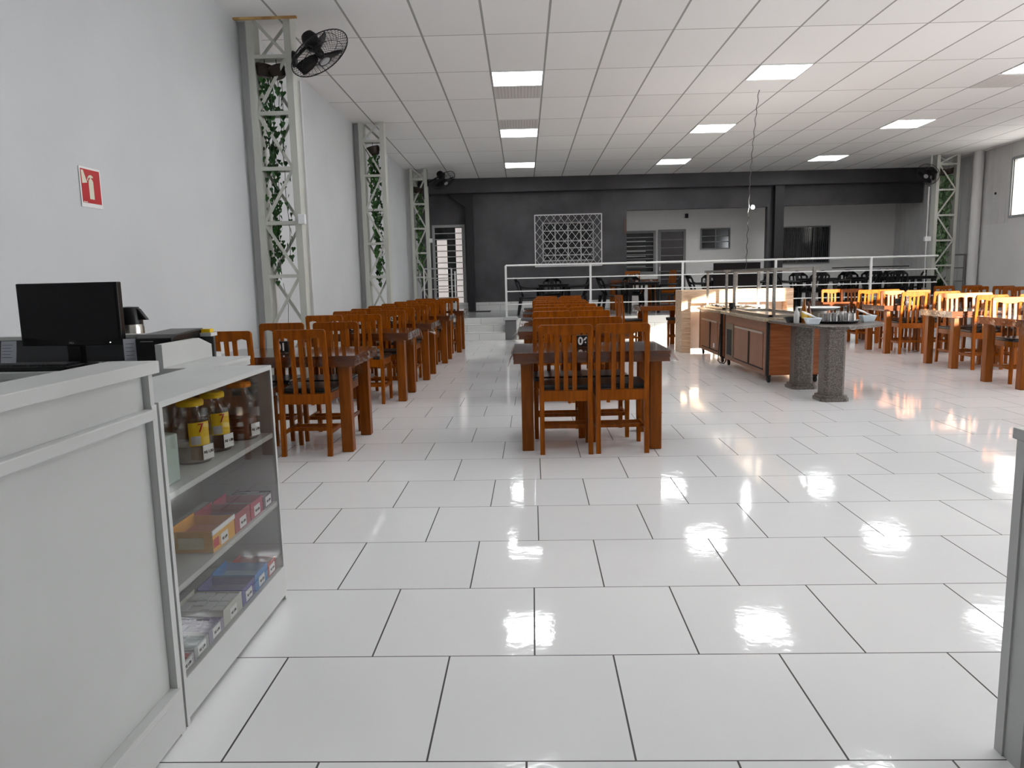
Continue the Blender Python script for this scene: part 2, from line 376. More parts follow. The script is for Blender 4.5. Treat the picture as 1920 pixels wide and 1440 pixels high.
# recessed porch beyond the openings
b = MB(); b.box(2.4, XR, 22.3, 22.5, .3, 4.3); b.box(2.41, 2.61, YD + .2, 22.3, .3, 4.3)
struct(b.build('wall_porch', mat('white_porch_paint', (.84, .83, .82), .6)))
struct(MB().box(2.4, XR, YD + .2, 22.3, 3.95, 4.0).build('ceiling_porch', WHITEP))
# platform and steps
PZ = .48; PY = 16.5
b = MB(); b.box(-.37, XR, PY, 22.3, .001, PZ); b.box(-3.2, -.37, 17.4, 22.3, .001, PZ)
struct(b.build('floor_platform', STEPM))
b = MB(); b.box(-3.14, -.62, 16.45, 17.4, .001, .17).box(-3.14, -.62, 16.75, 17.4, .17, .33)
b.box(-3.14, -.62, 17.05, 17.4, .33, .48)
struct(b.build('trim_9', STEPM))
struct(MB().box(-.62, -.37, 16.45, 17.5, .001, .44).build('trim_10', mat('grey_step_wall', (.11, .115, .12), .5), bevel=.005))
struct(MB().box(-.66, -.33, 16.4, 16.75, .441, .50).build('trim_11', mat('grey_cap', (.42, .44, .45), .5), bevel=.02))
struct(MB().box(-3.14, 2.6, YD - .03, YD - .002, .481, .72).build('baseboard_back', STEPM))
b = MB(); b.box(-1.7, -1.15, 20.0, 20.5, .4805, .495)
tag(b.build('door_mat', BLACKM), 'black door mat on the tiles before the dark wall', 'mat')

# doors and windows of the back wall
def slatdoor(name, x0, x1, z0, z1, y, frame, glassm, ns, handle=True):
    f = .07; b = MB(); b.box(x0, x0 + f, y - .03, y + .04, z0, z1).box(x1 - f, x1, y - .03, y + .04, z0, z1).box(x0 + f, x1 - f, y - .03, y + .04, z1 - f, z1).box(x0 + f, x1 - f, y - .03, y + .04, z0, z0 + f)
    o = struct(b.build(name, frame))
    MB().box(x0 + f, x1 - f, y + .01, y + .02, z0 + f, z1 - f).build('pane', glassm, o)
    b = MB()
    for i in range(1, ns):
        z = z0 + f + (z1 - z0 - 2 * f) * i / ns; b.box(x0 + f, x1 - f, y - .02, y + .0, z - .012, z + .012)
    b.build('slats', frame, o)
    if handle: MB().box(x0 + .02, x0 + .05, y - .08, y - .03, z0 + 1.0, z0 + 1.12).build('door_handle', GALV, o)
    return o
FR = mat('pale_door_frame', (.42, .42, .42), .4)
FRD = mat('grey_door_frame', (.20, .20, .205), .4)
d1 = slatdoor('door_1', -2.74, -1.83, PZ, 2.86, YD + .05, FR, GLASSW, 14)
b = MB(); b.box(-2.62, -2.34, YD + .045, YD + .055, PZ + .1, 2.45).box(-2.10, -1.92, YD + .045, YD + .055, PZ + .1, 2.77)
b.build('daylight_glow', OUTGL, d1)  # glowing sheets standing in for daylight through the door
slatdoor('door_2', 3.74, 4.54, PZ, 2.68, 22.26, FRD, mat('brown_dark_pane', (.045, .038, .042), .25), 9)
w2 = slatdoor('window_3', 2.62, 3.66, 1.40, 2.66, 22.24, FRD, GLASSW, 9, False)
b = MB()
for i in range(6): z = 1.62 + i * .145; b.box(2.70, 3.35, 22.14, 22.20, z, z + .02)
b.build('louvre', mat('pale_louvre', (.5, .5, .5), .4), w2)
def window(name, x0, x1, z0, z1, y, fr, cols, rows, f=.035):
    b = MB(); b.box(x0, x0 + f, y - .03, y + .03, z0, z1).box(x1 - f, x1, y - .03, y + .03, z0, z1).box(x0 + f, x1 - f, y - .03, y + .03, z1 - f, z1).box(x0 + f, x1 - f, y - .03, y + .03, z0, z0 + f)
    for c in cols: X = x0 + (x1 - x0) * c; b.box(X - .015, X + .015, y - .025, y + .02, z0 + f, z1 - f)
    for r in rows: Z = z0 + (z1 - z0) * r; b.box(x0 + f, x1 - f, y - .022, y + .02, Z - .014, Z + .014)
    o = struct(b.build(name, fr)); MB().box(x0 + f, x1 - f, y + .02, y + .03, z0 + f, z1 - f).build('pane', GLASSW, o); return o
window('window_4', .30, 1.72, 1.80, 2.86, YD + .08, mat('white_window_frame', (.40, .40, .40), .4), (.25, .5, .75), (.16, .34, .52, .78))
window('window_5', 4.98, 5.84, 2.08, 2.69, 22.27, FRD, (.5,), (.35, .62), .03)
window('window_6', 7.3, 8.74, 1.6, 2.68, 22.27, mat('dim_frame', (.22, .22, .23), .4), (.33, .66), ())
# curtain / bars window_6
b = MB()
for i in range(24): X = 7.36 + i * .057; b.box(X, X + .018, 22.20, 22.22, 1.64, 2.62)
tag(b.build('window_bars', mat('dark_bars', (.06, .06, .065), .5)), 'row of dark upright bars across the window of the right alcove', 'window bars')
# diamond security grille in front of window_4
gr = thing('security_grille', 'white diamond-lattice security grille over the dark wall window', 'window grille', (0, 0, 0))
x0, x1, z0, z1, y = .10, 1.915, 1.665, 3.045, YD - .14
fb = MB()
for X in (x0, x1): fb.box(X - .014, X + .014, y - .014, y + .014, z0, z1)
for Z in (z0, z1): fb.box(x0, x1, y - .014, y + .014, Z - .014, Z + .014)
for X in (x0, x1):
    for Z in (z0, z1): fb.bar((X, y, Z), (X, YD - .002, Z), .02)
WGR = mat('white_grille_paint', (.66, .66, .66), .4)
fb.build('frame', WGR, gr)
lb = MB(); W_, H_ = x1 - x0, z1 - z0; st = .195; slope = 1.28
k = -H_ / slope
while k < W_:
    for s_ in (1, -1):
        # line x = k + t, z = slope*t
        t0 = max(0, -k); t1 = min(H_ / slope, W_ - k)
        if t1 > t0 + .01:
            a = (k + t0, slope * t0); b2 = (k + t1, slope * t1)
            if s_ < 0: a = (W_ - a[0], a[1]); b2 = (W_ - b2[0], b2[1])
            lb.bar((x0 + a[0], y, z0 + a[1]), (x0 + b2[0], y, z0 + b2[1]), .0095, .0095)
    k += st
lb.build('lattice', WGR, gr)
tag(MB().box(4.52, 4.60, 22.2, 22.3, 3.0, 3.12).build('wall_junction_box', BLACKM), 'small black box on the white porch wall above the door', 'junction box')
tag(MB().box(2.53, 2.60, YD - .03, YD - .002, 2.5, 2.9).build('wall_plate', mat('rusty_plate', (.10, .06, .05), .7)), 'narrow brown plate on the dark wall edge beside the porch', 'wall plate')
tag(MB().lathe([(.0, 0), (.03, .0), (.03, .02), (0, .02)], 12, TR(XR, 17.6, 3.03) @ Matrix.Rotation(-PI / 2, 4, 'Y')).build('round_fitting', BLACKM), 'small dark fitting on the right wall left of the window', 'wall fitting')

# ================================================================= LATTICE TRUSSES, IVY, FANS
def truss(xl, xr, y, label, flip=1):
    t = thing('lattice_column', label, 'column', (0, 0, 0), group='pale lattice steel columns')
    top = ceilz((xl + xr) / 2, y) + .02; dy = .20; cw = .075
    for x, s in ((xl, 1), (xr, -1)):
        b = MB()
        xo, xi = (x, x + s * cw)
        a, c = min(xo, xi), max(xo, xi)
        b.box(a, c, y, y + .012, 0.0, top).box(a, c, y + dy - .012, y + dy, 0.0, top)
        wx = (xi - s * .012, xi); b.box(min(wx), max(wx), y + .012, y + dy - .012, 0.0, top)
        wx = (xo, xo + s * .006); b.box(min(wx), max(wx), y + .012, y + dy - .012, 0.0, top)
        b.build('chord', TRUSS, t)
    xi0, xi1 = xl + cw, xr - cw
    zs = [3.825 - .597 * i for i in range(7)]
    for z in zs:
        MB().box(xi0, xi1, y + .004, y + .044, z - .02, z + .02).box(xi0, xi1, y + dy - .044, y + dy - .004, z - .018, z + .018).build('rung', TRUSS, t)
    bays = [top] + zs + [0.02]
    for i in range(len(bays) - 1):
        zt, zb = bays[i] - .02, bays[i + 1] + .02
        s = 1 if (i + (flip > 0)) % 2 else -1
        a, c = (xi0, xi1) if s > 0 else (xi1, xi0)
        MB().bar((a, y + .02, zt), (c, y + .02, zb), .012, .034, (1, 0, 0)).build('brace', TRUSS, t)
        MB().bar((c, y + dy - .02, zt), (a, y + dy - .02, zb), .012, .034, (1, 0, 0)).build('brace', TRUSS, t)
    return t
truss(-3.08, -2.59, 8.45, 'tall pale lattice column on the left wall, nearest the counter')
truss(-3.03, -2.58, 13.5, 'tall pale lattice column on the left wall, second from the counter', -1)
truss(-2.97, -2.54, 18.6, 'tall pale lattice column on the left wall, farthest, beside the glazed door', 1)
truss(9.70, 10.24, 18.43, 'tall pale lattice column standing before the right wall', -1)

def leafmesh(mb, p, sz, rnd, ivy=True):
    a = rnd.uniform(0, 2 * PI); tilt = rnd.uniform(.2, 1.1)
    T = Matrix.Translation(p) @ Matrix.Rotation(a, 4, 'Z') @ Matrix.Rotation(-tilt - .7, 4, 'X') @ Matrix.Rotation(rnd.uniform(-.5, .5), 4, 'Y')
    pts = [(0, 0, 0), (.30, -.12, .05), (.46, .12, .02), (.40, .34, 0), (.22, .56, -.03), (0, 1.0, -.12), (-.22, .56, -.03), (-.40, .34, 0), (-.46, .12, .02), (-.30, -.12, .05), (0, .35, .07)]
    mb.add([(x * sz, y_ * sz, z * sz) for x, y_, z in pts], [(10, 0, 1), (10, 1, 2), (10, 2, 3), (10, 3, 4), (10, 4, 5), (10, 5, 6), (10, 6, 7), (10, 7, 8), (10, 8, 9), (10, 9, 0)], T)
def ivy(x, y, z, strands, label, seed, pots, lsz=.055, lm=LEAF, dens=.05):
    t = thing('hanging_ivy', label, 'hanging plant', (x, y, z), group='trailing ivy in hanging pots')
    rnd = random.Random(seed)
    for px_, py_, pz_, pr_, ti in pots:
        T = Matrix.Translation((px_, py_, pz_)) @ Matrix.Rotation(ti, 4, 'Y')
        MB().lathe([(pr_ * .62, -pr_ * .95), (pr_ * .8, -pr_ * .8), (pr_ * .98, 0), (pr_ * 1.04, .0), (pr_ * 1.04, .03), (pr_ * .9, .03), (pr_ * .85, -.01), (0, -.01)], 20, T).build('pot', POT, t, smooth=True)
        MB().tube([(px_, py_, pz_ + .02), (px_, py_ - .0, .12)], .004, 6).build('hook', BLACKM, t)
    vb = MB(); lb = MB()
    for sx_, sy2, L in strands:
        pts = []; n = max(6, int(L / .12)); wx, wy = sx_, sy2
        for i in range(n + 1):
            pts.append((wx, wy, -.12 - L * i / n)); wx += rnd.uniform(-.012, .012); wy += rnd.uniform(-.01, .01)
        vb.tube(pts, .0035, 5)
        d = 0
        while d < L:
            i = min(n - 1, int(d / L * n)); f = d / L * n - i
            p = Vector(pts[i]).lerp(Vector(pts[i + 1]), f) + Vector((rnd.uniform(-.035, .035), rnd.uniform(-.03, .03), 0))
            leafmesh(lb, p, lsz * rnd.uniform(.8, 1.45), rnd); d += dens * rnd.uniform(.5, 1.2)
    vb.build('stem', STEM, t); lb.build('leaves', lm, t)
    return t
ivy(-2.93, 8.52, 3.73, [(.0, .02, 2.0), (.05, 0, 2.1), (.02, .04, 2.2), (-.07, .03, 2.05), (.09, -.01, 1.95), (.0, -.03, 2.25)], 'trailing ivy in a dark pot on the nearest left column, left pot', 1, [(-.0, .03, 0, .10, .15)], dens=.052)
ivy(-2.80, 8.50, 3.70, [(.02, .0, .9), (.06, .02, 2.02), (-.05, .0, 1.0)], 'trailing ivy in a dark pot on the nearest left column, right pot', 2, [(.01, .03, 0, .095, -.35)], dens=.085)
ivy(-2.81, 13.57, 3.70, [(.0, 0, 2.1), (.06, 0, 2.3), (-.06, 0, 2.15), (.03, .04, 2.3), (.08, .03, 1.9), (-.03, -.03, 1.9), (.05, -.03, 2.25)], 'trailing ivy on the second left column', 3, [(.0, .03, 0, .12, -.25)], dens=.055, lm=noisy(mat('mid_ivy_leaf', (.03, .12, .03), .4), (.018, .075, .018), (.06, .18, .035), 3), lsz=.062)
ivy(-2.78, 18.67, 3.60, [(.0, 0, 1.9), (.05, 0, 2.3), (-.04, 0, 2.05), (.04, .04, 2.3), (.0, -.03, 1.9), (.06, .02, 2.3), (-.05, .03, 1.6)], 'trailing ivy on the farthest left column by the glazed door', 4, [(.0, .03, 0, .12, .2)], dens=.10, lm=noisy(mat('far_ivy_leaf', (.05, .16, .04), .4), (.025, .09, .022), (.09, .22, .05), 3), lsz=.07)
ivy(9.88, 18.52, 3.68, [(-.07, 0, 2.2), (.0, 0, 2.25), (.07, .02, 2.25), (-.03, .05, 2.3), (.12, 0, 2.2)], 'pale trailing ivy on the right column, left pot', 5, [(.0, .03, 0, .11, .2)], dens=.05, lm=LEAF2, lsz=.075)
ivy(10.04, 18.52, 3.70, [(-.05, 0, 2.2), (.0, .03, 2.25), (.05, .02, 2.2), (-.1, .05, 2.3), (.09, .02, 2.2)], 'pale trailing ivy on the right column, right pot', 6, [(.0, .03, 0, .11, -.2)], dens=.05, lm=LEAF2, lsz=.075)

def fan(loc, axis, mount, label, r=.33, m=BLACKM, up=(0, 0, 1)):
    t = thing('wall_fan', label, 'wall fan', loc, group='black wall fans on the columns')
    n = Vector(axis).normalized(); q = n.to_track_quat('Z', 'Y').to_matrix().to_4x4()
    cb = MB()
    for k in range(44):
        a = 2 * PI * k / 44; a2 = a + .55
        pts = []
        for i in range(7):
            f = i / 6; aa = a + (a2 - a) * f; rr = .06 + (r - .06) * f; pts.append((rr * math.cos(aa), rr * math.sin(aa), .10 - .10 * f * f))
        cb.tube([q @ Vector(p) for p in pts], .0022, 4)
        pts = []
        for i in range(5):
            f = i / 4; aa = a - .3 * (1 - f); rr = .09 + (r - .09) * f; pts.append((rr * math.cos(aa), rr * math.sin(aa), -.09 + .09 * f * f))
        cb.tube([q @ Vector(p) for p in pts], .0020, 4)
    for rr, zz, th in ((r, 0, .0065), (r * .72, .052, .0025), (r * .72, -.045, .0025), (.07, .10, .004)):
        cb.tube([q @ Vector((rr * math.cos(2 * PI * i / 40), rr * math.sin(2 * PI * i / 40), zz)) for i in range(40)], th, 6, closed=True)
    cb.build('cage', m, t, smooth=True)
    for k in range(3):
        b = MB(); a = 2 * PI * k / 3 + .4; vs_ = []; NN = 8
        for i in range(NN + 1):
            f = i / NN; rr = .045 + (r * .86 - .045) * f; wd = .045 + .20 * math.sin(PI * min(1, f * .62 + .18)) * f ** .6
            for s_ in (-1, 1):
                aa = a + s_ * wd / (2 * max(rr, .09)) * .9; vs_.append(q @ Vector((rr * math.cos(aa), rr * math.sin(aa), .0 + s_ * .028)))
        b.add(vs_, [(2 * i, 2 * i + 1, 2 * i + 3, 2 * i + 2) for i in range(NN)])
        b.build('blade', BLACK, t, smooth=True, solid=.004)
    MB().lathe([(0, .05), (.03, .045), (.045, .02), (.045, -.03)], 16, q).build('hub', BLACK, t, smooth=True)
    MB().lathe([(0, .11), (.05, .108), (.052, .095), (0, .09)], 16, q).build('badge', mat('fan_badge', (.35, .35, .36), .3), t)
    MB().lathe([(.055, -.06), (.085, -.09), (.09, -.20), (.07, -.25), (0, -.26)], 18, q).build('motor', BLACK, t, smooth=True)
    mv = Vector(mount) - Vector(loc)
    b = MB(); b.tube([q @ Vector((0, 0, -.16)), (q @ Vector((0, 0, -.18))).lerp(mv, .5) + Vector((0, 0, -.01)), mv], .018, 8)
    b.build('arm', BLACK, t)
    MB().lathe([(0, -.03), (.05, -.025), (.06, .0), (.06, .01), (0, .01)], 16, TR(*mv) @ Matrix.Rotation(PI / 2 * (-1 if mv.x < 0 else 1), 4, 'Y'), sx=1.5).build('mount', BLACK, t)
    return t
fan((-2.235, 8.30, 3.79), (.57, -.14, -.84), (-2.58, 8.50, 3.80), 'black wall fan on the nearest left column', r=.345)
fan((-2.10, 18.45, 3.76), (.52, -.36, -.78), (-2.53, 18.7, 3.74), 'black wall fan on the farthest left column', r=.30)
fan((9.42, 18.3, 3.58), (-.66, -.55, -.5), (9.655, 18.5, 3.55), 'black wall fan on the right column', r=.26)
# conduits and boxes
def conduit(pts, r, label, m=WHITEP, name='conduit_pipe'):
    return tag(MB().tube(pts, r, 8).build(name, m), label, 'pipe')
conduit([(-2.565, 8.62, 3.6), (-2.565, 8.62, .02)], .013, 'thin white conduit down the nearest left column')
tag(MB().box(-2.61, -2.53, 8.38, 8.44, 2.01, 2.12).build('switch_box', PWHITE, bevel=.006), 'small white switch box on the nearest left column', 'switch box')
tag(MB().box(-2.53, -2.45, 18.5, 18.58, 2.28, 2.38).build('switch_box', PWHITE, bevel=.006), 'small white switch box on the farthest left column', 'switch box')
conduit([(9.52, 18.4, 3.3), (9.53, 18.4, .5)], .016, 'thin white conduit down the right column, lower run')
conduit([(9.60, 18.5, 4.06), (9.60, 18.5, 3.5)], .02, 'short white conduit above the fan on the right column')
tag(MB().box(9.46, 9.6, 18.33, 18.41, 2.02, 2.13).build('switch_box', PWHITE, bevel=.006), 'small white switch box on the right column conduit', 'switch box')
conduit([(-2.93, 8.7, 1.36), (-2.88, 8.68, 1.1), (-2.90, 8.68, .8), (-2.86, 8.68, .4)], .004, 'thin grey cable hanging inside the nearest left column', mat('grey_cable', (.3, .3, .3), .6), 'hanging_cable')
tag(MB().box(-3.24, -2.50, 8.40, 8.44, ceilz(-3, 8.5) - .02, ceilz(-3, 8.5) + .03).build('timber_batten', noisy(mat('raw_pine', (.6, .35, .12), .6), (.4, .2, .06), (.75, .5, .2), 6)), 'raw pine batten at the ceiling over the nearest left column', 'batten')

# fire extinguisher sign
s = thing('fire_extinguisher_sign', 'red sign with a white extinguisher symbol on the left wall', 'sign', (wallx(5.47) + .004, 5.47, 2.09), math.atan(-.0092))
MB().box(0, .004, -.128, .128, -.155, .13).build('sign_plate', WHITE, s)
MB().box(.004, .0055, -.115, .115, -.125, .115).build('sign_face', RED, s)
ext = MB()
pl = [(-.028, -.095), (.028, -.095), (.028, .03), (.018, .045), (.008, .05), (.008, .062), (.03, .058), (.03, .068), (.01, .078), (-.012, .076), (-.034, .062), (-.046, .035), (-.036, .035), (-.026, .055), (-.008, .06), (-.008, .05), (-.018, .045), (-.028, .03)]
ext.prism(pl, 0, .001, Matrix.Translation((.0056, 0, 0)) @ Matrix(((0, 0, 1, 0), (1, 0, 0, 0), (0, 1, 0, 0), (0, 0, 0, 1))))
ext.build('extinguisher_symbol', CREAM, s)
b = MB(); b.prism([(-.108, .105), (-.085, .105), (-.045, .02), (-.105, .01)], 0, .001, Matrix.Translation((.0056, 0, 0)) @ Matrix(((0, 0, 1, 0), (1, 0, 0, 0), (0, 1, 0, 0), (0, 0, 0, 1)))); b.build('flame_symbol', CREAM, s)
MB().box(.0056, .0062, -.11, -.06, -.122, -.116).build('fine_print', CREAM, s)

# ================================================================= RAILINGS
def rail_seg(t, p0, p1, posts, zs, m, r=.02):
    for z in zs: MB().tube([(p0[0], p0[1], z), (p1[0], p1[1], z)], r if z == zs[0] else r * .62, 8).build('rail', m, t, smooth=True)
    for x, y in posts: MB().box(x - .022, x + .022, y - .022, y + .022, PZ + .001, zs[0]).build('post', m, t)
ZR = [1.64, 1.355, 1.07, .78]
t = thing('railing', 'long white four-bar railing along the platform edge', 'railing')
ry_ = PY + .08
rk = ry_ / 16.15
px_list = [-.568, 1.26, 3.234, 5.216, 7.228]
rail_seg(t, (-.568 * rk - .0, ry_), (8.62 * rk, ry_), [(x * rk, ry_) for x in px_list], ZR, RAILW)
rail_seg(t, (8.62 * rk, ry_), (9.70, 18.40), [], ZR, RAILW)
t = thing('railing', 'short railing greyed by painted shade between the right column and the wall', 'railing')
rail_seg(t, (10.10, 18.5), (10.56, 18.5), [(10.53, 18.5)], [1.69, 1.37, 1.05, .75], mat('shade_toned_rail', (.30, .29, .28), .5))  # rail out of the sun; its shade is put into the grey
t = thing('stair_handrail', 'shiny steel handrail with four bars before the glazed door', 'handrail')
y = 17.2
for z in (1.62, 1.40, 1.15, .92, .75): MB().tube([(-2.5, y, z), (-1.86, y, z)], .016 if z == 1.62 else .010, 8).build('rail', GALV, t, smooth=True)
for x in (-1.86, -1.78): MB().tube([(x, y, 0.331), (x, y, 1.62 if x < -1.8 else 1.55)], .018, 8).build('post', GALV, t, smooth=True)
MB().tube([(-2.5, y, .331), (-2.5, y, 1.62)], .018, 8).build('post', GALV, t, smooth=True)

# ================================================================= CHAIRS AND TABLES
def make_chair():
    t = thing('dining_chair', 'x', 'chair')
    W2, lw = .185, .036
    for s in (-1, 1):
        b = MB(); x0, x1 = s * W2 - lw / 2, s * W2 + lw / 2
        sec = [(-.215, 0, .03), (-.195, .44, .04), (-.20, .60, .036), (-.235, .985, .028)]
        for (ya, za, wa), (yb, zb, wb) in zip(sec[:-1], sec[1:]):
            b.hexa([(x0, ya - wa / 2, za), (x1, ya - wa / 2, za), (x1, ya + wa / 2, za), (x0, ya + wa / 2, za)], [(x0, yb - wb / 2, zb), (x1, yb - wb / 2, zb), (x1, yb + wb / 2, zb), (x0, yb + wb / 2, zb)])
        b.build('leg', WOOD, t)
        MB().hexa([(s * W2 - .016, .175, 0), (s * W2 + .016, .175, 0), (s * W2 + .016, .207, 0), (s * W2 - .016, .207, 0)], [(s * W2 - .02, .17, .43), (s * W2 + .02, .17, .43), (s * W2 + .02, .21, .43), (s * W2 - .02, .21, .43)]).build('leg', WOOD, t, bevel=.003)
        MB().box(s * W2 - .009, s * W2 + .009, -.18, .175, .17, .20).build('stretcher', WOOD, t)
    for yy0 in (-.045, .10): MB().box(-W2 + .009, W2 - .009, yy0 - .009, yy0 + .009, .17, .20).build('stretcher', WOOD, t)
    b = MB(); b.box(-W2 + .018, W2 - .018, -.215, -.193, .415, .495).box(-W2 + .018, W2 - .018, .185, .205, .43, .495)
    for s in (-1, 1): b.box(s * W2 - .012, s * W2 + .012, -.175, .205, .43, .495)
    b.build('seat_frame', WOOD, t)
    MB().box(-.205, .205, -.175, .235, .496, .535).build('seat', BLACKSEAT, t, bevel=.016, seg=3)
    # top rail with rounded upper corners and two shallow arches below
    poly = [(-.205, .918), (-.168, .918), (-.160, .930), (-.125, .938), (-.09, .930), (-.082, .920), (.082, .920), (.09, .930), (.125, .938), (.160, .930), (.168, .918), (.205, .918), (.205, .975), (.198, .992), (.183, 1.0), (-.183, 1.0), (-.198, .992), (-.205, .975)]
    b = MB(); T = Matrix(((1, 0, 0, 0), (0, -.04, 1, -.2 + .04 * .9 - .030), (0, 1, 0, 0), (0, 0, 0, 1)))
    # x->x, poly y->z with slight backward tilt, z->y
    b.prism(poly, -.012, .014, T); b.build('top_rail', WOOD, t, bevel=.004)
    for x in (-.066, 0, .066):
        b = MB(); b.hexa([(x - .017, -.204, .495), (x + .017, -.204, .495), (x + .017, -.190, .495), (x - .017, -.190, .495)], [(x - .017, -.236, .93), (x + .017, -.236, .93), (x + .017, -.222, .93), (x - .017, -.222, .93)])
        b.build('slat', WOOD, t)
    return t
def make_table(w_, d_, name='dining_table'):
    t = thing(name, 'x', 'table')
    b = MB(); X, Y = w_ / 2, d_ / 2
    for z0, z1, i in ((.697, .722, .004), (.722, .728, .012), (.728, .750, .002), (.750, .756, .010), (.756, .780, 0)):
        b.box(-X + i, X - i, -Y + i, Y - i, z0, z1)
    b.build('tabletop', TWOOD, t)
    for sx in (-1, 1):
        for sy in (-1, 1):
            cx, cy = sx * (X - .105), sy * (Y - .085)
            MB().box(cx - .046, cx + .046, cy - .046, cy + .046, 0, .697).build('leg', LWOOD, t, bevel=.006)
    return t
def cloth(w_, d_, drop, seed, label, loc, rz=0):
    rnd = random.Random(seed); X, Y = w_ / 2 + .004, d_ / 2 + .004; b = MB()
    per = []; N = 22
    def side(a, c, nx, ny):
        for i in range(N): f = i / N; per.append((a[0] + (c[0] - a[0]) * f, a[1] + (c[1] - a[1]) * f, nx, ny, min(f, 1 - f) * 2))
    side((-X, -Y), (X, -Y), 0, -1); side((X, -Y), (X, Y), 1, 0); side((X, Y), (-X, Y), 0, 1); side((-X, Y), (-X, -Y), -1, 0)
    n = len(per); vs_ = []; rows = 5
    ph = [rnd.uniform(0, 6) for _ in range(4)]
    for r in range(rows):
        f = r / (rows - 1)
        for i, (x, y, nx, ny, e) in enumerate(per):
            k = i / n * 2 * PI; wob = math.sin(k * 9 + ph[0]) * .5 + math.sin(k * 17 + ph[1]) * .35 + rnd.uniform(-.3, .3)
            corner = max(0, 1 - e * 3.2)
            cx_, cy_2 = (1 if x > 0 else -1), (1 if y > 0 else -1)
            out = f * (.012 + .018 * wob * (0.4 + f)) + f * corner * .05
            dx, dy = nx * out, ny * out
            if corner > 0: dx += cx_ * f * corner * .035 * (nx == 0); dy += cy_2 * f * corner * .035 * (ny == 0)
            dz = -f * (drop * (1 + .14 * wob) + corner * drop * .55)
            vs_.append((x + dx, y + dy, .7835 + dz))
    fs = [list(range(n))]
    for r in range(rows - 1):
        for i in range(n): fs.append([r * n + i, (r + 1) * n + i, (r + 1) * n + (i + 1) % n, r * n + (i + 1) % n])
    b.add(vs_, fs); o = b.build('plastic_tablecloth', CLOTH); o.location = loc; o.rotation_euler[2] = rz
    return tag(o, label, 'tablecloth', 'clear plastic table covers')
SIGNM = mat('black_table_sign', (.008, .008, .009), .3)
def sign(loc, num, label, rz=0):
    t = thing('table_number_stand', label, 'table number', loc, rz, 'black table number stands')
    MB().box(-.058, .058, -.02, .02, .0, .095).build('block', SIGNM, t, bevel=.003)
    if num: text('digits', num, .095, WHITE, t, TR(0, -.0215, .046) @ FACE_CAM @ Matrix.Diagonal((.85, .92, 1, 1)), bold=.0028)
    return t
chair0 = make_chair(); table0 = make_table(1.21, .82); first = {'c': True, 't': True}
def chair(x, y, rz, label, group, z=0):
    if first['c']:
        first['c'] = False; chair0.location = (x, y, z); chair0.rotation_euler = (0, 0, rz); chair0['label'] = label; chair0['group'] = group
        CH[chair0.name] = [(c, []) for c in kids(chair0)]; return chair0
    return dup(chair0, (x, y, z), rz, label, group)
def table(x, y, rz, label, group, z=0):
    if first['t']:
        first['t'] = False; table0.location = (x, y, z); table0['label'] = label; table0['group'] = group
        CH[table0.name] = [(c, []) for c in kids(table0)]; return table0
    return dup(table0, (x, y, z), rz, label, group)
rj = random.Random(7)
ORD = ['frontmost', 'second', 'third', 'fourth', 'rearmost']
# columns of tables: (left x, list of near-edge y, depth), row phrase
def colset(x0, ys, phrase, short, num0, dens, near_off, far_off, skip=()):
    for i, y0 in enumerate(ys):
        d_ = .82; cx, cy = x0[i] + .605, y0 + d_ / 2
        nm = ORD[i] if i < len(ys) - 1 else 'rearmost'
        table(cx, cy, 0, 'dark wooden dining table under clear plastic, %s %s' % (nm, phrase), 'wooden dining tables')
        cloth(1.21, .82, dens[i], 10 * i + num0, 'clear plastic cover on the %s table %s' % (nm, phrase), (cx, cy, 0))
        for k, (dx) in enumerate(near_off[i]):
            if ('n', i, k) in skip: continue
            chair(x0[i] + dx, y0 + .13 + rj.uniform(-.02, .02), rj.uniform(-.03, .03), 'slat-back chair, near side %s, %s table %s' % ('left' if k == 0 else 'right', nm, short), 'slat-back wooden chairs')
        for k, (dx) in enumerate(far_off[i]):
            if ('f', i, k) in skip: continue
            chair(x0[i] + dx, y0 + d_ - .13 + rj.uniform(-.02, .02), PI + rj.uniform(-.03, .03), 'slat-back chair, far side %s, %s table %s' % ('left' if k == 0 else 'right', nm, short), 'slat-back wooden chairs')
LY = [5.72, 8.19, 9.95, 11.95, 13.75]
colset([-2.61, -2.60, -2.58, -2.56, -2.50], LY, 'in the row along the left wall', 'along the left wall', 1, [.085, .10, .10, .10, .12],
       [(.25, .82), (.31, .74), (.35, .80), (.35, .80), (.38, .82)], [(.33, .83), (.34, .82), (.35, .82), (.36, .82), (.38, .84)])
CY = [5.66, 8.0, 10.0, 11.9, 13.6]
colset([-.16] * 5, CY, 'in the central row', 'in the central row', 2, [.07] * 5,
       [(.405, .83), (.36, .78), (.38, .80), (.36, .80), (.40, .84)], [(.36, .75), (.38, .80), (.38, .78), (.38, .80), (.44, .90)])
RY = [8.2, 10.1, 12.15, 14.1]
colset([5.32, 5.62, 5.68, 5.45], RY, 'in the row right of the serving carts', 'right of the serving carts', 3, [.10] * 4,
       [(.62, 1.05), (.45, 1.0), (.42, .92), (.80, 1.15)], [(.42, .88), (.49, .88), (.56, 1.00), (.52, .9)], skip=(('n', 0, 0), ('n', 0, 1)))
colset([8.0, 8.25, 8.15], [11.0, 13.0, 14.9], 'in the row nearest the right wall', 'nearest the right wall', 4, [.10] * 3,
       [(.4, .85), (.5, .95), (.55, 1.05)], [(.4, .85), (.62, 1.05), (.45, 1.02)])
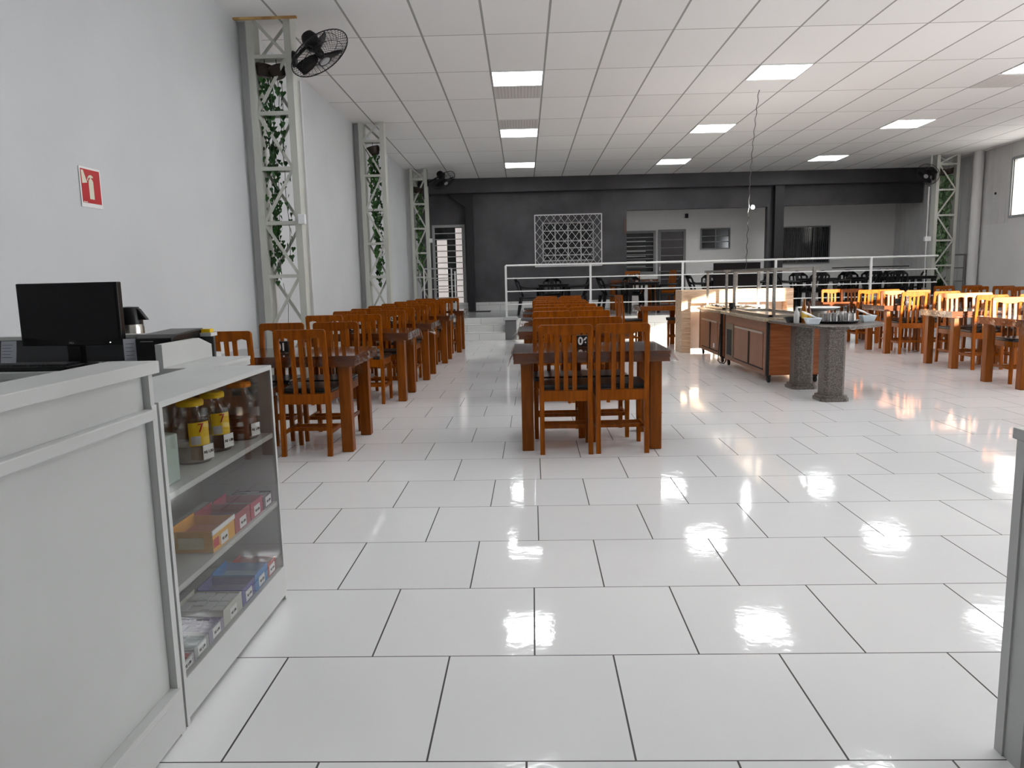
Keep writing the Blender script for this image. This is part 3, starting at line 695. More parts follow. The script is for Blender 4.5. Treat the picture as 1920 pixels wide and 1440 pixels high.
# table number stands
for i, (x, y, nn) in enumerate([(-2.085, 6.05, '01'), (-2.08, 8.55, '02'), (-1.98, 10.3, '03'), (-1.80, 12.35, '04'), (-1.72, 14.2, '05')]):
    sign((x, y, .786), nn, 'black table number %s on the %s table along the left wall' % (nn, ORD[i]))
sign((.405, 6.05, .786), '06', 'black table number 06 on the frontmost central table')
sign((.28, 8.35, .786), '07', 'black table number 07 on the second central table')
sign((6.12, 12.6, .786), None, 'black table number stand on the third table right of the carts')
napk = MB().lathe([(.0, 0), (.045, 0), (.055, .03), (.03, .09), (.05, .13), (.0, .12)], 10); n_ = napk.build('napkin_holder', WHITE, smooth=True); n_.location = (6.22, 12.45, .786)
tag(n_, 'white napkin cup on the third table right of the carts', 'napkin holder')

# small table beyond the carts with two chairs side-on
cx, cy = 2.43, 14.35
st = make_table(.84, .84, 'square_table'); st.location = (cx, cy, 0); st['label'] = 'small square orange-wood table under plastic between the central row and carts'; st['group'] = 'wooden dining tables'
for c in kids(st): c.data.materials.clear(); c.data.materials.append(WOOD)
cloth(.84, .84, .10, 99, 'clear plastic cover on the small square table beyond the carts', (cx, cy, 0))
chair(cx - .56, cy - .05, -PI / 2 + .22, 'slat-back chair left of the small square table', 'slat-back wooden chairs')
chair(cx + .38, cy + .05, PI / 2 - .15, 'slat-back chair right of the small square table', 'slat-back wooden chairs')
# wooden table and chairs on the platform
wt = table(2.6, 19.45, 0, 'wooden dining table on the platform behind the black set', 'wooden dining tables', PZ)
cloth(1.21, .82, .10, 98, 'clear plastic cover on the wooden platform table', (2.6, 19.45, PZ))
chair(2.72, 20.1, PI, 'slat-back chair on the platform, far side of the wooden table', 'slat-back wooden chairs', PZ)
chair(3.40, 19.3, PI / 2 + .2, 'slat-back chair on the platform, turned sideways before the porch door', 'slat-back wooden chairs', PZ)

# ---------------------------------------------------------------- black plastic garden chairs and tables
def make_plastic_chair():
    t = thing('plastic_chair', 'x', 'chair')
    for sx in (-1, 1):
        MB().tube([(sx * .25, .22, 0), (sx * .225, .20, .43), (sx * .255, .19, .64)], [.028, .032, .024], 8).build('leg', BLACK, t, smooth=True)
        MB().tube([(sx * .25, -.27, 0), (sx * .21, -.20, .43)], [.03, .045], 8).build('leg', BLACK, t, smooth=True)
        MB().tube([(sx * .255, .20, .645), (sx * .262, .02, .655), (sx * .245, -.17, .66), (sx * .215, -.235, .70)], [.024, .026, .024, .02], 8).build('armrest', BLACK, t, smooth=True)
    MB().box(-.225, .225, -.20, .24, .40, .435).build('seat', BLACK, t, bevel=.015)
    b = MB(); vs_ = []; fs = []; NX, NZ = 12, 9
    for j in range(NZ + 1):
        f = j / NZ; z = .42 + .46 * f; hw = .205 + .035 * math.sin(PI * f * .9) - (.0 if f < .8 else (f - .8) * .55)
        for i in range(NX + 1):
            g = i / NX * 2 - 1; vs_.append((g * hw, -.14 - .14 * f - .11 * (1 - g * g) * (0.6 + .4 * f), z + (.02 * (1 - g * g) if f > .9 else 0)))
    for j in range(NZ):
        for i in range(NX):
            if 2 <= j <= 6 and i in (1, 2, 9, 10): continue
            if 2 <= j <= 6 and i in (4, 7): continue
            a = j * (NX + 1) + i; fs.append([a, a + 1, a + NX + 2, a + NX + 1])
    b.add(vs_, fs); b.build('backrest', BLACK, t, smooth=True, solid=.014)
    return t
def make_plastic_table():
    t = thing('plastic_table', 'x', 'table')
    MB().box(-.37, .37, -.37, .37, .70, .725).box(-.35, .35, -.35, .35, .655, .70).build('tabletop', BLACK, t, bevel=.008)
    for sx in (-1, 1):
        for sy in (-1, 1): MB().hexa([(sx * .33 - .03, sy * .33 - .03, 0), (sx * .33 + .03, sy * .33 - .03, 0), (sx * .33 + .03, sy * .33 + .03, 0), (sx * .33 - .03, sy * .33 + .03, 0)], [(sx * .31 - .04, sy * .31 - .04, .655), (sx * .31 + .04, sy * .31 - .04, .655), (sx * .31 + .04, sy * .31 + .04, .655), (sx * .31 - .04, sy * .31 + .04, .655)]).build('leg', BLACK, t)
    return t
pc = make_plastic_chair(); pt = make_plastic_table(); fl = {'c': 1, 't': 1}
def pchair(x, y, rz, label, z=PZ, rx=0):
    if fl['c']: fl['c'] = 0; pc.location = (x, y, z); pc.rotation_euler = (rx, 0, rz); pc['label'] = label; pc['group'] = 'black plastic chairs on the platform'; CH[pc.name] = [(c, []) for c in kids(pc)]; return pc
    r = dup(pc, (x, y, z), rz, label, 'black plastic chairs on the platform'); r.rotation_euler = (rx, 0, rz); return r
def ptable(x, y, rz, label, z=PZ, up=False):
    if fl['t']: fl['t'] = 0; pt.location = (x, y, z); pt.rotation_euler = (0, 0, rz); pt['label'] = label; pt['group'] = 'black plastic tables on the platform'; CH[pt.name] = [(c, []) for c in kids(pt)]; return pt
    return dup(pt, (x, y, z), rz, label, 'black plastic tables on the platform')
ptable(.50, 17.85, 0, 'black plastic table below the barred dark-wall window')
pchair(-.07, 17.85, -PI / 2, 'black plastic chair left of the table below the barred window')
pchair(.50, 18.4, PI, 'black plastic chair behind the table below the barred window')
pchair(1.07, 17.85, PI / 2, 'black plastic chair right of the table below the barred window')
ptable(2.62, 17.9, 0, 'black plastic table in front of the wooden platform table')
pchair(1.88, 17.85, -PI / 2 + .15, 'black plastic chair left of the table before the porch')
pchair(2.45, 18.3, PI, 'black plastic chair behind the table before the porch')
pchair(3.25, 17.9, PI / 2 - .2, 'black plastic chair right of the table before the porch')
ptable(4.55, 17.9, 0, 'black plastic table hidden behind the large black board')
pchair(4.02, 17.9, -PI / 2, 'black plastic chair left of the large black board')
pchair(4.45, 18.5, PI, 'black plastic chair behind the left end of the large black board')
pchair(5.45, 18.2, PI / 2, 'black plastic chair right of the large black board')
tag(MB().box(4.18, 5.24, 17.3, 17.36, .50, 1.60).build('black_board', mat('black_board_face', (.008, .005, .006), .6, spec=.2), bevel=.004), 'large flat black board standing at the railing', 'board')
ptable(6.75, 17.9, 0, 'black plastic table below the alcove window')
pchair(6.05, 17.9, -PI / 2, 'black plastic chair left of the table below the alcove window')
pchair(6.6, 18.45, PI, 'black plastic chair behind the table below the alcove window')
pchair(7.25, 18.0, PI / 2 + .3, 'black plastic chair right of the table below the alcove window')
pchair(6.5, 17.35, .1, 'black plastic chair in front of the table below the alcove window')
ptable(8.1, 18.0, 0, 'black plastic table, second from the right column')
pchair(7.75, 17.45, .25, 'black plastic chair before the table left of the last railing post')
pchair(8.3, 17.4, -.1, 'black plastic chair before the table at the last railing post')
pchair(7.9, 18.6, PI, 'black plastic chair behind the table at the last railing post')
pchair(8.42, 18.65, PI - .2, 'black plastic chair behind the table right of the last railing post')
ptable(8.93, 17.75, 0, 'black plastic table nearest the right column')
pchair(10.12, 19.95, PI / 2, 'black plastic chair nearest the right column')
pchair(9.05, 18.75, PI + .3, 'black plastic chair behind the table nearest the right column')
tag(MB().box(7.42, 8.9, 17.9, 18.7, 1.425, 1.45).build('dark_tray_board', BLACK), 'thin dark board laid over black chair backs', 'board')
# plant on the platform by the right column
p = thing('potted_plant', 'broad-leaved green plant in a dark pot behind the right column', 'plant', (10.30, 19.15, PZ))
MB().lathe([(.10, 0), (.15, .25), (.16, .25), (.14, .27), (0, .25)], 20).build('pot', POT, p, smooth=True)
b = MB(); rl = random.Random(3)
for i in range(34):
    a = rl.uniform(0, 2 * PI); el = rl.uniform(.3, 1.3); L = rl.uniform(.22, .42)
    T = Matrix.Translation((0, 0, .27 + rl.uniform(0, .12))) @ Matrix.Rotation(a, 4, 'Z') @ Matrix.Rotation(-el, 4, 'Y')
    b.add([(0, 0, 0), (L * .3, .02, 0), (L * .6, .055, 0), (L, 0, -.04), (L * .6, -.055, 0), (L * .3, -.02, 0)], [(0, 1, 2, 3, 4, 5)], T)
b.build('leaves', noisy(mat('broad_leaf', (.03, .08, .03), .4), (.015, .05, .018), (.07, .14, .05), 5), p)

# ================================================================= SERVING CARTS
def cart(y0, y1, label, window_slot):
    x0, x1 = 2.86, 3.54
    t = thing('serving_cart', label, 'serving cart', (0, 0, 0), group='wooden buffet carts')
    MB().box(x0, x1, y0 + .04, y1 - .04, .10, .765).build('body', CWOOD, t, bevel=.004)
    b = MB()
    for y in (y0, y1 - .04): b.box(x0 - .006, x1 + .006, y, y + .04, .095, .765)
    b = MB().box(x0 - .004, x0 + .03, y0, y0 + .04, .095, .765).box(x0 - .004, x0 + .03, y1 - .04, y1, .095, .765).box(x1 - .03, x1 + .004, y0, y0 + .04, .095, .765)
    b.build('corner_trim', BLACKM, t)
    MB().box(x0 + .03, x1 - .03, y0 + .012, y0 + .04, .10, .765).build('end_panel', noisy(mat('reddish_laminate', (.36, .11, .04), .3), (.30, .085, .028), (.42, .14, .05), 3, (1, 1, 12)), t)
    MB().box(x0 - .06, x1 + .06, y0 - .05, y1 + .03, .765, .80).build('worktop', TANST, t, bevel=.005)
    L = y1 - y0
    da, db = y0 + (.16 if L > 1.7 else .20) * 1, y1 - (.62 if window_slot else .25)
    mid = (da + db) / 2
    MB().box(x0 - .010, x0, mid, db, .17, .60).build('door', noisy(mat('cart_door_wood', (.33, .12, .045), .32), (.19, .064, .021), (.25, .086, .030), 3), t)
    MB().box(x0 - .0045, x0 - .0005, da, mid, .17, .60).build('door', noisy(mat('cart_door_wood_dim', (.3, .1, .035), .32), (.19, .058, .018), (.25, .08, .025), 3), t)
    MB().box(x0 - .012, x0 - .001, mid - .05, mid, .17, .60).build('door_gap', BLACKM, t)
    MB().box(x0 - .02, x0 - .001, da - .02, db + .02, .60, .625).build('handle_rail', mat('aluminium_strip', (.5, .42, .35), .35, .5), t)
    MB().box(x0 - .012, x0 - .001, da - .02, db + .02, .155, .17).build('bottom_track', BLACKM, t)
    if window_slot:
        MB().box(x0 - .008, x0 - .0005, y1 - .50, y1 - .12, .15, .64).build('vent_frame', mat('dull_brass', (.22, .17, .11), .4, .5), t)
        MB().box(x0 - .012, x0 - .008, y1 - .42, y1 - .17, .18, .55).build('vent', BLACKM, t)
    else:
        MB().box(x0 - .010, x0 - .001, da + .16, da + .24, .20, .27).build('label_plate', WHITE, t)
    for x in (x0 + .05, x1 - .06):
        for y in (y0 + .07, y1 - .08):
            w_ = MB(); w_.lathe([(.0, -.014), (.036, -.014), (.04, -.008), (.04, .008), (.036, .014), (0, .014)], 16, TR(x, y, .041) @ Matrix.Rotation(PI / 2, 4, 'Y'))
            w_.box(x - .022, x + .022, y - .02, y + .02, .07, .10); w_.build('caster', BLACKM, t, smooth=True)
    # warming well
    b = MB(); a0, a1, c0, c1 = x0 + .06, x1 - .04, y0 + .15, y1 - .1
    b.box(a0, a1, c0, c1, .80, .806)
    b.box(a0, a0 + .05, c0, c1, .806, .835).box(a1 - .05, a1, c0, c1, .806, .835).box(a0, a1, c0, c0 + .05, .806, .835).box(a0, a1, c1 - .05, c1, .806, .835)
    b.build('steel_well', STEEL, t, bevel=.004)
    # hood frame
    f = MB(); xs = (x0 + .10, x1 - .10); ys = (y0 + .10, y1 - .12); zt = 1.375
    for x in xs:
        for y in ys: MB().box(x - .017, x + .017, y - .017, y + .017, .835, zt).build('post', STEEL, t)
    for x in xs: f.box(x - .03, x + .03, ys[0] - .05, ys[1] + .05, zt, zt + .035)
    for y in ys: f.box(xs[0] - .05, xs[1] + .05, y - .03, y + .03, zt + .001, zt + .036)
    f.build('hood_frame', STEEL, t)
    MB().box(xs[0] + .03, xs[1] - .03, ys[0] + .03, ys[1] - .03, zt + .02, zt + .026).build('hood_glass', GLASS, t)
    return t
cart(9.10, 11.12, 'nearer wooden buffet cart with a steel hood frame and dark vent slot', True)
cart(11.34, 12.78, 'farther wooden buffet cart with a steel hood frame and white plate', False)
# foil pans and tongs on the far cart
fo = MB(); rf = random.Random(5); NXf, NYf = 10, 26; vs_ = []
for j in range(NYf + 1):
    for i in range(NXf + 1): vs_.append((2.98 + .40 * i / NXf, 11.55 + 1.05 * j / NYf, .845 + rf.uniform(-.012, .02)))
fo.add(vs_, [(j * (NXf + 1) + i, j * (NXf + 1) + i + 1, (j + 1) * (NXf + 1) + i + 1, (j + 1) * (NXf + 1) + i) for j in range(NYf) for i in range(NXf)])
tag(fo.build('crumpled_foil', mat('aluminium_foil', (.75, .73, .70), .25, .9)), 'sheet of crumpled foil over the farther cart well', 'foil')
tag(MB().lathe([(0, 0), (.05, 0), (.05, .07), (0, .07)], 14, TR(2.96, 11.06, .806)).lathe([(0, 0), (.045, 0), (.045, .06), (0, .06)], 14, TR(2.93, 11.0, .865) ).build('black_control_box', BLACKM, smooth=True), 'small black lump between the two cart tops', 'control box')
tag(MB().tube([(2.84, 11.30, .6), (2.82, 11.28, .25), (2.80, 11.24, .05), (2.82, 11.2, .02), (2.86, 11.12, .02), (2.87, 11.06, .06), (2.87, 11.05, .1)], .008, 8).build('power_cable', BLACKM, smooth=True), 'black power cable looping to the floor between the carts', 'cable')
# striped counter beyond the carts
t = thing('striped_counter', 'light striped-wood counter beyond the serving carts', 'counter', (0, 12.95, 0))
MB().box(2.58, 4.50, 0, .55, .86, 1.085).build('counter_apron', STRAW, t, bevel=.004)
MB().box(2.58, 2.74, 0, .55, 0, .86).build('leg_panel', STRAW, t)
MB().box(4.40, 4.50, 0, .55, 0, .86).build('leg_panel', STRAW, t)
MB().box(2.745, 4.39, .25, .28, .05, .859).build('back_panel', mat('pale_back_panel', (.62, .58, .54), .5), t)

# granite stand
t = thing('granite_stand', 'speckled granite counter with a rounded end on two pedestals', 'granite counter', (0, 0, 0))
top = [(2.84, 9.02), (2.88, 8.7), (2.93, 8.2), (2.96, 7.98), (3.02, 7.84), (3.12, 7.74), (3.26, 7.71), (3.42, 7.76), (3.60, 7.90), (3.76, 8.06), (3.86, 8.24), (3.90, 8.45), (3.88, 8.75), (3.84, 9.02)]
MB().prism(top, .755, .785).build('slab', STONE, t, bevel=.006)
for y in (8.50, 7.62):
    b = MB(); z0 = .0; cx = 3.145
    cy = y + .22
    def octa(h): return [(cx - h, cy - h * .7), (cx - h * .7, cy - h), (cx + h * .7, cy - h), (cx + h, cy - h * .7), (cx + h, cy + h * .7), (cx + h * .7, cy + h), (cx - h * .7, cy + h), (cx - h, cy + h * .7)]
    b.prism(octa(.15), 0, .035).prism(octa(.135), .035, .06).prism(octa(.108), .06, .755).prism(octa(.115), .735, .754)
    b.build('pedestal', STONE, t)
# things on the granite stand
tr = thing('serving_tray', 'round black tray of upside-down glasses on the granite counter', 'tray', (3.36, 8.30, .786), 0)
MB().lathe([(0, 0), (.21, 0), (.235, .022), (.24, .022), (.235, .03), (.205, .006), (0, .006)], 32).build('dish', BLACK, tr, smooth=True)
def glass_mb(r0, r1, h, n=14): return MB().lathe([(r0, h), (r1, 0), (r1 - .002, 0), (r0 - .002, h - .003), (0, h - .003)], n)
g0 = None
spots = []
rg = random.Random(11)
for i in range(-3, 4):
    for j in range(-2, 3):
        x, y = i * .064 + (j % 2) * .032, j * .062
        if x * x + y * y < .185 ** 2: spots.append((x, y))
for i, (x, y) in enumerate(spots):
    if abs(x + .0) < .03 and y < -.1: continue
    if g0 is None:
        GLASSB = clear('bright_glass', (.97, .97, .97), .22, .05); o = g0 = glass_mb(.025, .031, .10).build('drinking_glass', GLASSB, smooth=True)
    else:
        o = g0.copy(); C.objects.link(o)
    o.location = (3.36 + x, 8.30 + y, .793)
    tag(o, 'clear drinking glass upside down among those on the black tray', 'glass', 'upside-down glasses on the tray')
o = MB().lathe([(.034, 0), (.034, .003), (.005, .008), (.005, .06), (.022, .07), (.033, .09), (.033, .13), (.031, .13), (.031, .09), (.0, .07)], 18).build('wine_glass', GLASSB, smooth=True); o.location = (3.34, 8.14, .793)
tag(o, 'single stemmed glass at the front of the black tray', 'glass')
o = MB().lathe([(0, 0), (.15, 0), (.155, .12), (.15, .12), (.145, .005), (0, .005)], 32).build('steel_pot', STEEL, smooth=True); o.location = (3.26, 8.68, .786)
tag(o, 'wide steel basin behind the tray of glasses', 'basin')
o = MB().lathe([(0, 0), (.17, .005), (.24, .035), (.235, .04), (.16, .012), (0, .01)], 32).build('serving_dish', WHITE, smooth=True); o.location = (3.5, 8.72, .91)
o.location = (3.30, 8.68, .908); tag(o, 'stack of white plates resting on the steel basin', 'plates')
def basket(loc, label, rz=0, s=1):
    t = thing('napkin_basket', label, 'basket', loc, rz, 'white baskets of napkins')
    b = MB(); b.hexa([(-.055, -.04, 0), (.055, -.04, 0), (.055, .04, 0), (-.055, .04, 0)], [(-.085, -.055, .075), (.085, -.055, .075), (.085, .055, .075), (-.085, .055, .075)]); b.build('bowl', mat('translucent_white', (.68, .76, .82), .3), t, bevel=.008)
    b = MB(); b.add([(-.10, -.05, .13), (-.02, -.052, .10), (.07, -.045, .07), (.07, .045, .07), (-.02, .05, .12), (-.10, .045, .15)], [(0, 1, 4, 5), (1, 2, 3, 4)]); b.build('napkins', WHITE, t, solid=.012)
    return t
basket((3.02, 8.08, .786), 'white plastic basket of napkins left of the tray')
basket((3.72, 8.34, .786), 'white plastic basket of napkins right of the tray', 0)
o = MB().lathe([(0, 0), (.09, 0), (.12, .06), (.11, .06), (.085, .01), (0, .01)], 20).build('dark_bowl', BLACK, smooth=True); o.location = (2.98, 8.52, .786)
tag(o, 'shallow black bowl at the cart end of the granite counter', 'bowl')
def bottle(loc, h, r, cont, lab, label, cap=None):
    t = thing('sauce_bottle', label, 'bottle', loc, 0, 'bottles on the granite counter')
    MB().lathe([(0, 0), (r, 0), (r, h * .55), (r * .45, h * .78), (r * .38, h * .95), (0, h * .95)], 16).build('bottle_body', cont, t, smooth=True)
    MB().lathe([(r * 1.02, h * .18), (r * 1.02, h * .48)], 16).build('paper_label', lab, t, smooth=True)
    MB().lathe([(0, h * .95), (r * .42, h * .95), (r * .42, h), (0, h)], 12).build('cap', cap or YEL, t, smooth=True)
bottle((3.05, 8.42, .786), .27, .032, mat('amber_oil', (.32, .10, .01), .15, trans=.3), mat('gold_label', (.75, .50, .08), .4), 'tall oil bottle with a gold label on the granite counter', KRAFT)
bottle((3.11, 8.44, .786), .21, .028, mat('brown_sauce', (.10, .03, .012), .15), mat('ochre_label', (.7, .40, .05), .4), 'shorter brown sauce bottle behind the napkin basket', mat('dark_cap', (.03, .02, .02), .4))
bottle((2.96, 8.40, .786), .19, .030, mat('milky_bottle', (.55, .56, .55), .3), mat('grey_label', (.55, .55, .55), .4), 'milky white bottle left of the oil bottle', mat('green_cap', (.01, .05, .03), .4))
# hanging twisted cord with a lit bulb above the cart
t = thing('pendant_cord', 'twisted dark cord with a lit bulb hanging from the ceiling over the carts', 'pendant light', (0, 12.05, 0))
pts = []
for i in range(90):
    f = i / 89; z = 4.155 - f * (4.155 - 1.40); xx_ = 3.559 - .155 * f - (.03 * math.sin(PI * f * 1.2)); pts.append((xx_ + .008 * math.cos(i * 1.1), .008 * math.sin(i * 1.1), z))
MB().tube(pts, .006, 5).build('cord', mat('dark_cord', (.05, .045, .04), .6), t)
MB().lathe([(0, 0), (.022, .005), (.026, .03), (.016, .055), (0, .06)], 16, TR(3.50, -.02, 2.355)).build('bulb', BULB, t, smooth=True)

# ================================================================= RECEPTION COUNTER (left foreground)
XF = -1.09
t = thing('reception_counter', 'white laminate reception counter with a raised ledge, left foreground', 'counter', (0, 0, 0))
MB().box(XF - .14, XF + .012, -.6, 2.085, 1.105, 1.140).build('ledge', WHITELAM, t, bevel=.002)
MB().box(XF - .05, XF - .02, -.6, 2.04, .0, 1.105).build('front_panel', WHITELAM, t)
MB().box(XF - .02, XF + .012, -.6, 2.04, .975, 1.006).build('rail', WHITELAM, t, bevel=.003)
MB().box(XF - .02, XF + .006, -.6, 2.04, .01, .135).box(XF - .02, XF + .014, -.6, 2.04, .135, .155).build('plinth', WHITELAM, t, bevel=.002)
MB().box(XF - .30, XF + .002, 2.041, 2.068, .0, 1.015).box(XF - .05, XF + .0, 2.041, 2.062, 1.015, 1.105).build('end_panel', WHITELAM, t)
# display cabinet
t = thing('display_cabinet', 'white glass-fronted display cabinet of sweets beside the counter', 'display cabinet', (0, 0, 0))
cy0, cy1, cxb = 2.085, 3.02, XF - .33
MB().box(cxb, XF, cy0, cy1, 1.0, 1.018).build('top', WHITELAM, t, bevel=.001)
MB().box(cxb, XF, cy0, cy0 + .018, 0, 1.0).build('side_panel', WHITELAM, t)
MB().box(cxb, XF, cy1 - .018, cy1, 0, 1.0).build('side_panel', WHITELAM, t)
MB().box(cxb, cxb + .006, cy0 + .018, cy1 - .018, .02, 1.0).build('back_panel', mat('grey_backing_board', (.30, .295, .28), .6), t)
for z in (.715, .42, .125): MB().box(cxb + .006, XF - .008, cy0 + .018, cy1 - .018, z, z + .02).build('shelf', WHITELAM, t)
MB().box(XF - .018, XF, cy0 + .018, cy1 - .018, 0.02, .125).build('plinth', WHITELAM, t)
MB().box(XF - .018, XF - .000, cy0 + .018, cy1 - .018, .125, .150).build('bottom_rail', WHITELAM, t)
MB().box(XF - .006, XF - .002, cy0 + .018, cy1 - .018, .150, 1.0).build('glass_pane', GLASS, t)

def jar(loc, r, h, fill, fillh, lidm, label, lab=None, tagm=True):
    t = thing('plastic_jar', label, 'jar', loc, 0, 'sweet jars on the top cabinet shelf')
    MB().lathe([(r * .92, 0), (r, .012), (r, h * .62), (r * .93, h * .72), (r * .62, h * .88), (r * .60, h * .95)], 24).build('jar_body', JARP, t, smooth=True)
    if fillh: MB().lathe([(0, .004), (r * .93, .006), (r * .93, fillh), (0, fillh)], 20).build('sweets', fill, t, smooth=True)
    MB().lathe([(0, h * .93), (r * .72, h * .93), (r * .74, h * .95), (r * .74, h), (r * .66, h + .006), (0, h + .006)], 24).build('lid', lidm, t, smooth=True)
    # curved label facing the shop floor (+x, slightly toward the camera)
    if lab:
        b = MB(); n = 10; vs_ = []
        for i in range(n + 1):
            a = R(-75) + R(70) * i / n
            for z in (h * .30, h * .68): vs_.append(((r + .0012) * math.cos(a), (r + .0012) * math.sin(a), z))
        b.add(vs_, [(2 * i, 2 * i + 2, 2 * i + 3, 2 * i + 1) for i in range(n)]); b.build('paper_label', lab, t)
        b = MB(); vs_ = []
        for i in range(5):
            a = R(-70) + R(30) * i / 4
            for z in (h * .32, h * .46): vs_.append(((r + .0022) * math.cos(a), (r + .0022) * math.sin(a), z))
        b.add(vs_, [(2 * i, 2 * i + 2, 2 * i + 3, 2 * i + 1) for i in range(4)]); b.build('facts_panel', mat('grey_facts', (.5, .5, .5), .5), t)
        T = Matrix.Rotation(R(-38), 4, 'Z') @ TR(r + .0025, 0, h * .58) @ Matrix.Rotation(PI / 2, 4, 'Z') @ FACE_CAM
        text('printed_mark', '7', .045, RED if lab is YEL else BLACKM, t, T)
    if tagm:
        T = Matrix.Rotation(R(-18), 4, 'Z')
        MB().box(r, r + .002, -.022, .028, h * .06, h * .06 + .05, T).build('price_tag', WHITE, t)
        text('price_writing', 'R$ 1,00', .014, BLACKM, t, T @ TR(r + .0025, .003, h * .06 + .025) @ Matrix.Rotation(PI / 2, 4, 'Z') @ FACE_CAM)
    return t
LIGHTF = mat('wrapped_sweets', (.45, .42, .36), .5); DKF = mat('brown_sweets', (.11, .045, .02), .4); REDF = mat('red_brown_sweets', (.17, .05, .028), .4)
zt = .7355
jar((XF - .12, 2.525, zt), .062, .215, LIGHTF, .06, YEL, 'yellow-lidded jar of pale sweets, nearest the counter', YEL)
jar((XF - .12, 2.705, zt), .060, .215, DKF, .09, YEL, 'yellow-lidded jar of dark sweets, second from the counter', YEL)
jar((XF - .245, 2.50, zt), .060, .225, LIGHTF, .10, YEL, 'yellow-lidded jar in the back row, nearest the counter', None, False)
jar((XF - .25, 2.66, zt), .060, .235, DKF, .12, YEL, 'yellow-lidded jar in the back row, beside the dark jar', None, False)
jar((XF - .22, 2.83, zt), .066, .225, REDF, .10, ORA, 'orange-lidded clear jar of brown sweets, farther left one', None)
jar((XF - .10, 2.91, zt), .066, .225, REDF, .09, ORA, 'orange-lidded clear jar at the far end of the shelf', None)
b = MB(); b.prism([(XF - .12, 2.20), (XF - .05, 2.19), (XF - .045, 2.27), (XF - .11, 2.29)], zt, zt + .155); o = b.build('plastic_cups', mat('clear_green_cups', (.40, .50, .45), .25), bevel=.006)
tag(o, 'bag of pale green plastic cups at the near end of the top shelf', 'cups')
tag(MB().box(XF - .17, XF - .168, 2.30, 2.42, zt, zt + .19).build('paper_card', mat('pale_card', (.6, .6, .5), .6)), 'pale paper card standing behind the jars', 'card')
tag(MB().box(XF - .30, XF - .18, 2.11, 2.16, .4405, .62).build('dark_bottle', BLACKM, bevel=.01), 'dark box standing at the near end of the middle shelf', 'box')
def cbox(y0, y1, d, h, z, col, label, open_=True, inner=None, name='sweet_box', tg=True, fill=None, x=XF - .02, cardw=None, mark=None):
    m = mat(name + '_card', tuple(c * c ** .25 for c in col), .45)
    t = thing(name, label, 'box of sweets', (x, (y0 + y1) / 2, z), 0, 'boxes of sweets in the cabinet')
    w2 = (y1 - y0) / 2; b = MB()
    if open_:
        b.box(-.003, 0, -w2, w2, 0, h).box(-d, -d + .003, -w2, w2, 0, h * 1.15).box(-d + .003, -.003, -w2, -w2 + .003, 0, h).box(-d + .003, -.003, w2 - .003, w2, 0, h).box(-d + .003, -.003, -w2 + .003, w2 - .003, 0, .003)
    else: b.box(-d, 0, -w2, w2, 0, h)
    b.build('carton', m, t)
    if inner: MB().box(-d + .004, -.004, -w2 + .004, w2 - .004, h * .45, h * .55).build('lining', inner, t)
    if fill:
        b = MB(); rr = random.Random(int(y0 * 1000))
        for i in range(fill[0]):
            for j in range(fill[1]):
                X = -d + .008 + (d - .016) * (i + .5) / fill[0]; Y = -w2 + .006 + (2 * w2 - .012) * (j + .5) / fill[1]
                b.box(X - (d / fill[0]) * .4, X + (d / fill[0]) * .4, Y - w2 / fill[1] * .85, Y + w2 / fill[1] * .85, h * .5, h * .98 + rr.uniform(-.004, .004))
        b.build('sweets', fill[2], t, bevel=.002)
    if tg:
        MB().box(0, .0015, -.03, .03, .006, min(h - .004, .045)).build('price_tag', WHITE, t)
        text('price_writing', 'R$ 1,00', .013, BLACKM, t, TR(.002, 0, min(h - .004, .045) * .55) @ Matrix.Rotation(PI / 2, 4, 'Z') @ FACE_CAM)
    return t
z2 = .4405; z3 = .1505
bx = cbox(2.40, 2.585, .15, .075, z2, (.85, .48, .02), 'yellow open box with an orange inside on the middle shelf', inner=mat('orange_lining', (.60, .20, .02), .5))
MB().box(-.12, -.03, -.0965, -.095, .015, .055).build('front_sticker', mat('cream_sticker', (.8, .7, .35), .5), bx)
MB().box(0, .0012, -.088, -.045, .015, .045).build('red_motif', mat('red_motif', (.55, .02, .03), .5), bx)
MB().box(-.152, .002, -.096, .096, .070, .082).build('white_flap', WHITE, bx) if False else MB().box(-.001, .0025, -.095, .095, .062, .078).build('white_flap', WHITE, bx)
cbox(2.59, 2.735, .15, .07, z2, (.45, .03, .06), 'crimson open box on the middle shelf beside the yellow one', inner=mat('dark_red_lining', (.2, .02, .03), .5))
cbox(2.745, 2.87, .15, .065, z2, (.50, .02, .10), 'magenta box on the middle shelf, second from the far end', inner=mat('mauve_lining', (.25, .08, .12), .5))
cbox(2.88, 2.985, .14, .05, z2, (.10, .04, .09), 'dark purple box at the far end of the middle shelf', fill=(3, 3, mat('mixed_wraps', (.25, .2, .25), .4)))
WR1 = mat('teal_wraps', (.05, .12, .12), .3); WR2 = mat('purple_wraps', (.10, .05, .20), .3); WR3 = mat('red_wraps', (.4, .02, .03), .3)
cbox(2.11, 2.20, .18, .035, z3, (.55, .50, .50), 'red sweets in a low box, nearest on the bottom shelf', fill=(4, 3, WR3))
cbox(2.205, 2.31, .18, .04, z3, (.45, .45, .47), 'dark green stick sweets box, second on the bottom shelf', fill=(3, 6, WR1))
cbox(2.315, 2.43, .18, .045, z3, (.35, .32, .42), 'purple wrapped sweets box on the bottom shelf', fill=(6, 5, WR2))
cbox(2.435, 2.60, .18, .065, z3, (.62, .62, .56), 'white open carton of pale sachets on the bottom shelf', fill=(4, 4, mat('pale_sachets', (.6, .62, .62), .4)))
cbox(2.605, 2.73, .17, .065, z3, (.10, .10, .38), 'blue-violet open box on the bottom shelf', inner=mat('violet_lining', (.10, .10, .30), .5))
